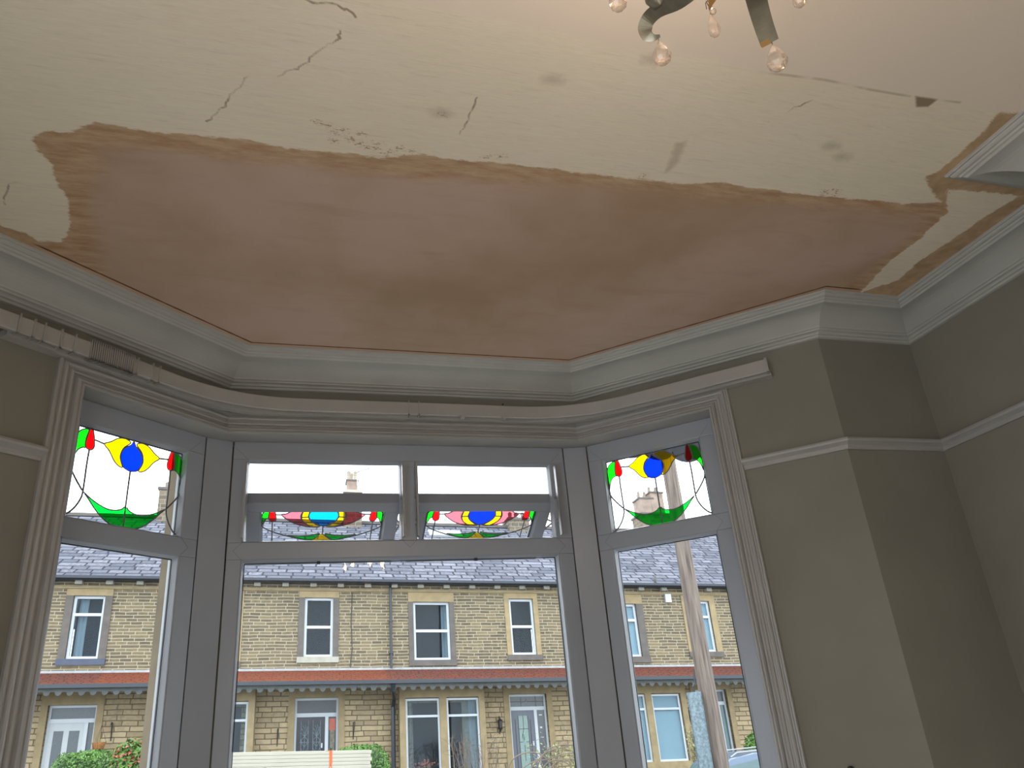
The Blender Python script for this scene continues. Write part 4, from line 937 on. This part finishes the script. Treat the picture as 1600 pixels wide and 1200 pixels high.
house('right-hand stone terraced house with pale blue drawn blinds and a white alarm box', 9.3, 15.5,
      [(10.02, 11.08, 2.32, 3.93, 'top', dict(blind='blind', jm='stone_dark', jw=.23, sill=.18)), (12.88, 13.65, 2.45, 4.04, 'top', dict(blind='blind', jw=.20, sill=.15))],
      (12.65, 13.70, 0, 1.33, dict(tr=.93, sx=13.42, fan='obscure', side='carglass', door='door_white', pane='blind', panels=[(.2, .8, -.4, .75)], lowpanel=1)),
      (9.85, 11.95, .45, [(9.85, 10.80), (11.00, 11.92)], dict(mid=.79, blind='blind', sillv=-.64)),
      [(9.3, 15.5, 'redtile')], 14.22, 'big', [alarm_box, lantern(12.30, .62)])
house('far right stone terraced house, only the edge of its slate roof in view', 15.5, 21.7,
      [(16.3, 17.3, 2.32, 3.93, 'top'), (19.1, 19.9, 2.45, 4.04, 'top')], None, (16.1, 18.2, .45, [(16.1, 17.05), (17.25, 18.2)], dict(mid=.79)), [(15.5, 21.7, 'redtile')], None, 'plain', [])
# ------------------------------------------------------------------ ground, sloping with the street
def gp(x0, x1, y0, y1, dz, name, mat, top=-1.9):
    m_ = MB(); z = lambda x: top+dz-SLP*x
    m_.add([(x0, y0, z(x0)), (x1, y0, z(x1)), (x1, y1, z(x1)), (x0, y1, z(x0)), (x0, y0, z(x0)-.4), (x1, y0, z(x1)-.4), (x1, y1, z(x1)-.4), (x0, y1, z(x0)-.4)],
           [(0,1,2,3), (7,6,5,4), (0,4,5,1), (1,5,6,2), (2,6,7,3), (3,7,4,0)])
    return m_.build(name, M[mat], kind='structure')
gp(-40, 50, 4.0, 45, -.3, 'ground', 'ground')
GZ = lambda x: -2.2-SLP*x
# ------------------------------------------------------------------ telegraph pole with cable guard
def pole():
    p = Vector((5.966, 10.641, 0.976)); gz = GZ(p.x)
    m_ = MB(); pts = [(p.x, p.y, gz-.3+i*(9.3+.3)/24) for i in range(25)]; m_.tube(pts, .136, 20, .104)
    return tag(m_.build('telegraph_pole', M['wood_pole'], smooth=True), 'tall weathered brown wooden telegraph pole outside the right side window', 'pole')
pole()
def guard():
    p = Vector((5.704, 10.558, -0.048)); top = 0.275; gz = GZ(p.x)
    m_ = MB(); wv = .083; d = .06; t = .006; a = Vector((p.y, -p.x, 0)).normalized(); n_ = Vector((p.x, p.y, 0)).normalized()
    fn = lambda x, z, y: (p.x+a.x*x+n_.x*y, p.y+a.y*x+n_.y*y, z)
    m_.fn = fn; m_.prism([(-wv-.02, 0+d), (-wv, d), (-wv, 0), (wv, 0), (wv, d), (wv+.02, d), (wv+.02, d+t), (wv-t, d+t), (wv-t, t), (-wv+t, t), (-wv+t, d+t), (-wv-.02, d+t)], gz, top, 1)
    o = m_.build('cable_guard', M['galv']); m2 = MB(fn)
    m2.tube([(0, top-.05, .03), (.0, top+.07, .03), (.04, top+.12, .04), (.05, top+.3, .05)], .012, 6); m2.build('cable', M['iron'], o)
    return tag(o, 'mottled galvanised steel cable guard standing against the telegraph pole', 'cable guard')
guard()

# ------------------------------------------------------------------ vehicles
def vehicle(name, label, c, ang, prof, glassprof, half, mats, wheels, wr=.32):
    r = thing(name, label, 'car' if name == 'car' else 'van', (c[0], c[1], c[2]))
    ca, sa = math.cos(ang), math.sin(ang)
    fn = lambda x, z, y: (c[0]+x*ca-y*sa, c[1]+x*sa+y*ca, c[2]+z)
    m_ = MB(fn); k = len(prof); V = []; lay = [(-half, .90), (-half*.93, 1.0), (half*.93, 1.0), (half, .90)]
    zc = .7
    def tum(z): return 1.0 if z < .95 else 1-.16*(z-.95)/.55
    for y, s in lay: V += [(x*(1 if s == 1 else .985), z if s == 1 else zc+(z-zc)*(.95 if z < zc else .985), y*tum(z)) for x, z in prof]
    F = [(i*k+j, i*k+(j+1) % k, (i+1)*k+(j+1) % k, (i+1)*k+j) for i in range(3) for j in range(k)]+[tuple(range(k))[::-1], tuple(range(3*k, 4*k))]
    m_.add(V, F); m_.build('body', M[mats[0]], r)
    for poly in glassprof['side']:
        for s in (-1, 1):
            g = MB(fn); n = len(poly); yy = [s*(half+.004)*tum(z)*1.0 for x, z in poly]
            g.add([(x, z, y) for (x, z), y in zip(poly, yy)]+[(x, z, y-s*.02) for (x, z), y in zip(poly, yy)], [tuple(range(n)), tuple(range(n, 2*n))[::-1]]+[(i, (i+1) % n, n+(i+1) % n, n+i) for i in range(n)])
            g.build('side_window', M[mats[1]], r)
    for (x0, z0, x1, z1, off) in glassprof['end']:
        g = MB(fn); h0, h1 = half*.86*tum(z0), half*.86*tum(z1)
        g.add([(x0+off, z0, -h0), (x0+off, z0, h0), (x1+off, z1, h1), (x1+off, z1, -h1), (x0, z0-.01, -h0), (x0, z0-.01, h0), (x1, z1-.01, h1), (x1, z1-.01, -h1)], [(0,1,2,3), (7,6,5,4), (0,4,5,1), (1,5,6,2), (2,6,7,3), (3,7,4,0)]); g.build('windscreen', M[mats[1]], r)
    for x in wheels:
        for s in (-1, 1):
            p = fn(x, wr, s*(half-.1)); ax = Vector((-sa, ca, 0))*s
            wv = MB().lathe([(0, -.1), (wr*.9, -.1), (wr, -.07), (wr, .07), (wr*.9, .1), (wr*.6, .1), (wr*.55, .06), (0, .07)], p, 24, ax).build('wheel', M['tyre'], r)
            MB().lathe([(0, .065), (wr*.56, .062), (wr*.5, .085), (.05, .075), (0, .08)], p, 12, ax).build('hubcap', M['aerial'], wv)
    return r, fn
CARP = [(-2.05, .30), (-2.10, .55), (-2.06, .86), (-1.90, 1.02), (-1.62, 1.36), (-1.42, 1.47), (-.9, 1.53), (0, 1.53), (.35, 1.46), (1.05, 1.02), (1.75, .90), (2.02, .72), (2.08, .45), (2.0, .30), (1.6, .24), (-1.6, .24)]
cp = Vector((8.865, 15.089, -0.775))
ang = -math.atan(.0554)
cx_ = cp.x+1.35; cz_ = cp.z-1.57; cy_ = cp.y+.7
cr_, cfn = vehicle('car', 'blue-grey car parked behind the telegraph pole, only its roof in view', (cx_, cy_, cz_), ang, CARP,
    dict(side=[[(-1.75, 1.02), (-1.48, 1.34), (-.82, 1.42), (-.82, 1.0)], [(-.76, 1.0), (-.76, 1.42), (-.02, 1.43), (-.02, .99)], [(.04, .99), (.04, 1.42), (.32, 1.38), (.86, 1.02)]],
         end=[(.38, 1.44, 1.02, 1.05, .02), (-1.88, 1.06, -1.62, 1.36, -.02)]), .86, ('car', 'carglass'), (-1.3, 1.3))
m_ = MB(cfn)
for s in (-1, 1): m_.tube([(-1.35, 1.49, s*.60), (-1.2, 1.56, s*.60), (.1, 1.57, s*.60), (.25, 1.50, s*.60)], .014, 6)
m_.build('roof_rail', M['aerial'], cr_)

# timber on the roof rack of a van
TY = 14.0
pa = Vector((-0.595, 13.987, 0.010)); pb = Vector((1.572, 13.911, -0.132))
tb = Vector((pb.x-pa.x, pb.y-pa.y)); tang = math.atan2(tb.y, tb.x)
tdir = Vector((math.cos(-.055), math.sin(-.055)))
tx1, ty1 = pb.x, pb.y; ztop = pb.z; tsl = -(pa.z-pb.z)/((pb.x-pa.x)); LT = 3.4
bh = .0525; nlay = 5
tfn = lambda x, z, y: (tx1+tdir.x*x-tdir.y*y, ty1+tdir.y*x+tdir.x*y, ztop+z+tsl*x)
for k in range(nlay):
    off = [0, -.012, .006, -.02, -.004][k]
    bm_ = MB(tfn).box(-LT+off, off, -(k+1)*bh+.003, -k*bh, 0, .32)
    b_ = bm_.build('timber_board', M['timber'], bevel=.003)
    tag(b_, ['pale planed timber board, topmost of the strapped stack on the van rack', 'pale timber board, second from the top of the strapped stack',
             'pale timber board, middle one of the five in the strapped stack', 'pale timber board, second from the bottom of the strapped stack',
             'pale timber board, lowest of the strapped stack'][k], 'board', 'timber boards on the van rack')
sm = MB(tfn); sx_ = -.62
sm.box(sx_-.10, sx_-.045, 0.001, .004, -.004, .322); sm.box(sx_-.045, sx_+.0, -.19, .004, -.0055, -.001); sm.box(sx_-.10, sx_, .001, .005, -.0055, .02)
sm.tube([(sx_-.02, -.19, -.004), (sx_+.0, -.27, .0), (sx_+.02, -.34, .05)], .008, 5); sm.tube([(sx_-.03, -.19, -.004), (sx_-.05, -.27, .0), (sx_-.04, -.34, .05)], .006, 5)
tag(sm.build('ratchet_strap', M['strap']), 'orange strap wrapped over the right end of the timber stack', 'strap')
VP_ = [(-2.4, .35), (-2.42, 1.2), (-2.36, 1.62), (-2.2, 1.72), (.9, 1.74), (1.15, 1.66), (1.75, 1.15), (2.35, .98), (2.5, .7), (2.48, .35), (2.1, .28), (-2.1, .28)]
vc = tfn(-2.35, 0, .4); vz = ztop-nlay*bh-.05-1.745+tsl*-2.35
vr, vfn = vehicle('van', 'dark grey van below the strapped timber, mostly out of frame', (vc[0], vc[1], vz), -.055, VP_, dict(side=[[(.35, 1.1), (.35, 1.55), (1.05, 1.55), (1.5, 1.12)]], end=[(1.12, 1.66, 1.72, 1.18, .02)]), .88, ('van', 'carglass'), (-1.5, 1.6), .33)
m_ = MB(vfn)
for x in (-1.8, -.9, 0, .7): m_.box(x-.02, x+.02, 1.70, 1.79, -.75, .75)
m_.build('roof_rack', M['iron'], vr)

# ------------------------------------------------------------------ planting
def leaves(mb, pts, nrm, size, rs):
    for p, n_ in zip(pts, nrm):
        n_ = Vector(n_)+Vector(rs.normal(0, .55, 3)); n_.normalize(); a = n_.orthogonal().normalized(); t = rs.uniform(0, 6.28)
        a = (Matrix.Rotation(t, 3, n_) @ a); b = n_.cross(a); s = size*rs.uniform(.6, 1.25); p = Vector(p)
        mb.add([p-a*s, p-b*s*.42+n_*s*.1, p+a*s, p+b*s*.42+n_*s*.1], [(0, 1, 2, 3)])
def blob_points(c, r, nn, rs, boxy=2.0, low=-.3):
    out, nr = [], []
    while len(out) < nn:
        d = rs.normal(0, 1, 3); d /= np.linalg.norm(d)
        if d[2] < low: continue
        k = (abs(d[0])**boxy+abs(d[1])**boxy+abs(d[2])**boxy)**(-1/boxy)
        rr = k*(1+.05*math.sin(9*d[0]+3)*math.cos(7*d[1]))*rs.uniform(.93, 1.02)
        out.append((c[0]+d[0]*rr*r[0], c[1]+d[1]*rr*r[1], c[2]+d[2]*rr*r[2])); nr.append(d)
    return out, nr
def bush(name, label, cat, c, r, nn, size, seed, boxy=2.0, mat='leaf', mat2=None, frac=.15):
    rs = np.random.default_rng(seed); t = thing(name, label, cat, (c[0], c[1], GZ(c[0])))
    P, Nr = blob_points(c, r, nn, rs, boxy, -.9)
    a = MB(); leaves(a, P, Nr, size, rs); a.build('foliage', M[mat], t)
    if mat2: P, Nr = blob_points(c, [x*1.02 for x in r], int(nn*frac), rs, boxy, -.2); a = MB(); leaves(a, P, Nr, size, rs); a.build('young_leaves', M[mat2], t)
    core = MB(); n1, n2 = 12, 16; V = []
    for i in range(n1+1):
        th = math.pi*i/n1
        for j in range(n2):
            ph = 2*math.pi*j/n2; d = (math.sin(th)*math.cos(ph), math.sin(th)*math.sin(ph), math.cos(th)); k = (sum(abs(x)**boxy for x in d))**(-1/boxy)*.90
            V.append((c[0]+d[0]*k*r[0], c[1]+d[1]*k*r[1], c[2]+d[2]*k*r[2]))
    core.add(V, [(i*n2+j, i*n2+(j+1) % n2, (i+1)*n2+(j+1) % n2, (i+1)*n2+j) for i in range(n1) for j in range(n2)]); core.build('shade_core', M['leaf_core'], t, smooth=True)
    m_ = MB(); m_.tube([(c[0], c[1], GZ(c[0])-.05), (c[0], c[1], c[2])], .06, 8); m_.build('trunk', M['twig'], t)
    return t
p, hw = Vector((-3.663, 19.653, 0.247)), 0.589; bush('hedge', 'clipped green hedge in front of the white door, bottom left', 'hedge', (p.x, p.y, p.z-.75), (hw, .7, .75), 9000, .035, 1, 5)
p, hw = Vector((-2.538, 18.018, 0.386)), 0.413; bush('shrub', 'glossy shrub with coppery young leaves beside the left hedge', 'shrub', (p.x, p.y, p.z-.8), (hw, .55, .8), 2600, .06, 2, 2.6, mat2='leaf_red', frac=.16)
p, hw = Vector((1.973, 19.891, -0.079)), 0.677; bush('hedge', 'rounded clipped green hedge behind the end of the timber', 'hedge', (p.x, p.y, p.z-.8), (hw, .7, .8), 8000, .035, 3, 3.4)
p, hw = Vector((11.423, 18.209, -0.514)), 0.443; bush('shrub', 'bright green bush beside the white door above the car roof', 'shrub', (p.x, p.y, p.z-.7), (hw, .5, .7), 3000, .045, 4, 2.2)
def climber(label, a, b, nn, seed, mat='leaf_y', twigs=26, h=1.1, size=.05, spread=1.0):
    rs = np.random.default_rng(seed); mid = (a+b)/2; gz = GZ(mid.x)
    t = thing('shrub', label, 'shrub', (mid.x, mid.y, gz)); m_ = MB(); tips = []
    for i in range(twigs):
        u = rs.uniform(0, 1); p = a.lerp(b, u); top = p.z-rs.uniform(0, .35)*h
        base = mid.lerp(p, .5); P = [(base.x, base.y+rs.uniform(-.2, .2), gz)]
        for k in range(1, 6):
            f = k/5; P.append((base.x+(p.x-base.x)*f+rs.normal(0, .05), p.y+rs.normal(0, .1), gz+(top-gz)*f+(0)))
        P.append((P[-1][0]+rs.normal(0, .12)*spread, P[-1][1], P[-1][2]-rs.uniform(-.1, .1)))
        Q = catmull(P, 3, False); m_.tube(Q, .013, 5, .004); tips += Q[6:]
        for q in range(3):
            s_ = Vector(Q[rs.integers(8, len(Q))]); e = s_+Vector((rs.normal(0, .16), rs.normal(0, .1), rs.uniform(.02, .28))); m_.tube([s_, (s_+e)/2+Vector((0, 0, .02)), e], .006, 4, .002); tips.append(tuple(e))
    m_.build('branches', M['twig'], t)
    if nn:
        l = MB(); P = [tuple(Vector(tips[rs.integers(len(tips))])+Vector(rs.normal(0, .05, 3))) for _ in range(nn)]; leaves(l, P, [(0, -.5, .8)]*nn, size, rs); l.build('foliage', M[mat], t)
    return t
climber('thin bare twiggy shrub in front of the bay with patterned curtains', Vector((4.197, 20.576, -0.061)), Vector((5.502, 20.266, -0.167)), 0, 11, twigs=30)
climber('yellow-green climbing plant on the wall left of the cable guard', Vector((10.397, 19.954, -0.402)), Vector((10.641, 19.824, -0.423)), 420, 12, twigs=14, size=.045)
climber('straggly variegated shrub on the wall in front of the grey door', Vector((4.788, 15.267, -0.373)), Vector((5.768, 14.924, -0.454)), 900, 13, twigs=34, size=.035)
# arching bare stems of a climbing rose
rs = np.random.default_rng(21); a, b = Vector((3.989, 13.940, -0.526)), Vector((5.233, 13.523, -0.362))
t = thing('climbing_rose', 'arching bare rose stems looping across the bottom of the middle pane', 'climber', ((a.x+b.x)/2, a.y, GZ(a.x))); m_ = MB()
for P in ([(3.807, 13.991, -0.733), (3.930, 13.957, -0.482), (4.168, 13.888, -0.384), (4.433, 13.806, -0.445), (4.559, 13.765, -0.650)], [(4.270, 13.857, -0.771), (4.398, 13.817, -0.491), (4.588, 13.755, -0.339), (4.879, 13.654, -0.323), (5.325, 13.487, -0.439)], [(4.231, 13.869, -0.623), (4.456, 13.798, -0.427), (4.689, 13.721, -0.367), (5.034, 13.598, -0.316), (5.382, 13.464, -0.385)],
          [(4.352, 13.832, -0.778), (4.472, 13.793, -0.585), (4.672, 13.727, -0.542), (4.847, 13.666, -0.634), (4.889, 13.651, -0.821)], [(4.423, 13.809, -0.784), (4.627, 13.742, -0.578), (4.837, 13.670, -0.536), (5.055, 13.590, -0.593), (5.233, 13.523, -0.800)], [(4.034, 13.928, -0.752), (4.107, 13.906, -0.613), (4.291, 13.851, -0.531), (4.531, 13.774, -0.511), (4.763, 13.695, -0.452), (5.019, 13.604, -0.453)]):
    m_.tube([tuple(q_) for q_ in catmull(P, 4, False)], .014, 6, .009)
m_.tube([(4.425, 13.808, -0.765), (4.425, 13.808, GZ(a.x)-.05)], .02, 6)
m_.build('stems', M['twig'], t)
# loose fork-ended twig right of the timber strap
# hanging basket by the left door
q = ff(-4.2, .30, .42); hb = thing('hanging_basket', 'empty orange coir hanging basket on a bracket beside the white door', 'basket', (q[0], q[1], q[2]-.22))
MB().lathe([(0, -.22), (.05, -.215), (.11, -.15), (.155, -.05), (.165, 0), (.155, 0), (.10, -.13), (0, -.19)], q, 16).build('bowl', M['basket'], hb)
m_ = MB()
for k in range(3): m_.tube([(q[0]+.16*math.cos(k*2.1), q[1]+.16*math.sin(k*2.1), q[2]), (q[0]+.02, q[1], q[2]+.42)], .004, 4)
for k in range(8): m_.tube([(q[0]+.167*math.cos(k*.785), q[1]+.167*math.sin(k*.785), q[2]), (q[0]+.11*math.cos(k*.785), q[1]+.11*math.sin(k*.785), q[2]-.155)], .004, 4)
m_.build('chains', M['iron'], hb)
# vase of flowers on the bay sill inside
q = ff(4.16, -.62, .22); v_ = thing('flower_vase', 'white vase of salmon pink flowers inside the bay window', 'vase', (q[0], q[1], q[2]-.22))
MB().lathe([(0, -.30), (.05, -.30), (.06, -.22), (.035, -.10), (.05, 0), (.04, 0), (.03, -.1), (0, -.28)], q, 14).build('vase', M['ext_white'], v_)
rs = np.random.default_rng(3); fl = MB(); lf = MB()
for k in range(46):
    d = Vector((rs.normal(0, .11), rs.normal(0, .05), abs(rs.normal(.13, .06)))); pp = Vector(q)+d
    fl.lathe([(0, -.022), (.022, -.01), (.03, .01), (.012, .022), (0, .022)], tuple(pp), 6)
    if k % 3 == 0: lf.tube([tuple(Vector(q)), tuple(pp)], .004, 4)
fl.build('blooms', M['flower'], v_); lf.build('stalks', M['leaf'], v_)
# small bird on the gutter
q = ff(11.72, 4.53, .36)
bd = MB(); bd.lathe([(0, -.09), (.02, -.075), (.045, -.03), (.05, .02), (.035, .06), (.02, .075), (.03, .10), (.028, .12), (.012, .135), (0, .14)], (q[0], q[1], q[2]+.10), 10, (.25, 0, 1))
bd.tube([(q[0]+.04, q[1], q[2]+.235), (q[0]+.085, q[1], q[2]+.235)], .006, 5, .001); bd.tube([(q[0]-.01, q[1], q[2]+.05), (q[0]-.06, q[1], q[2]-.04)], .012, 5, .008)
for s in (-.012, .012): bd.tube([(q[0], q[1]+s, q[2]+.06), (q[0], q[1]+s, q[2])], .003, 4)
tag(bd.build('bird', M['stone_dark'], smooth=True), 'small dark bird perched on the far gutter left of the telegraph pole', 'bird')
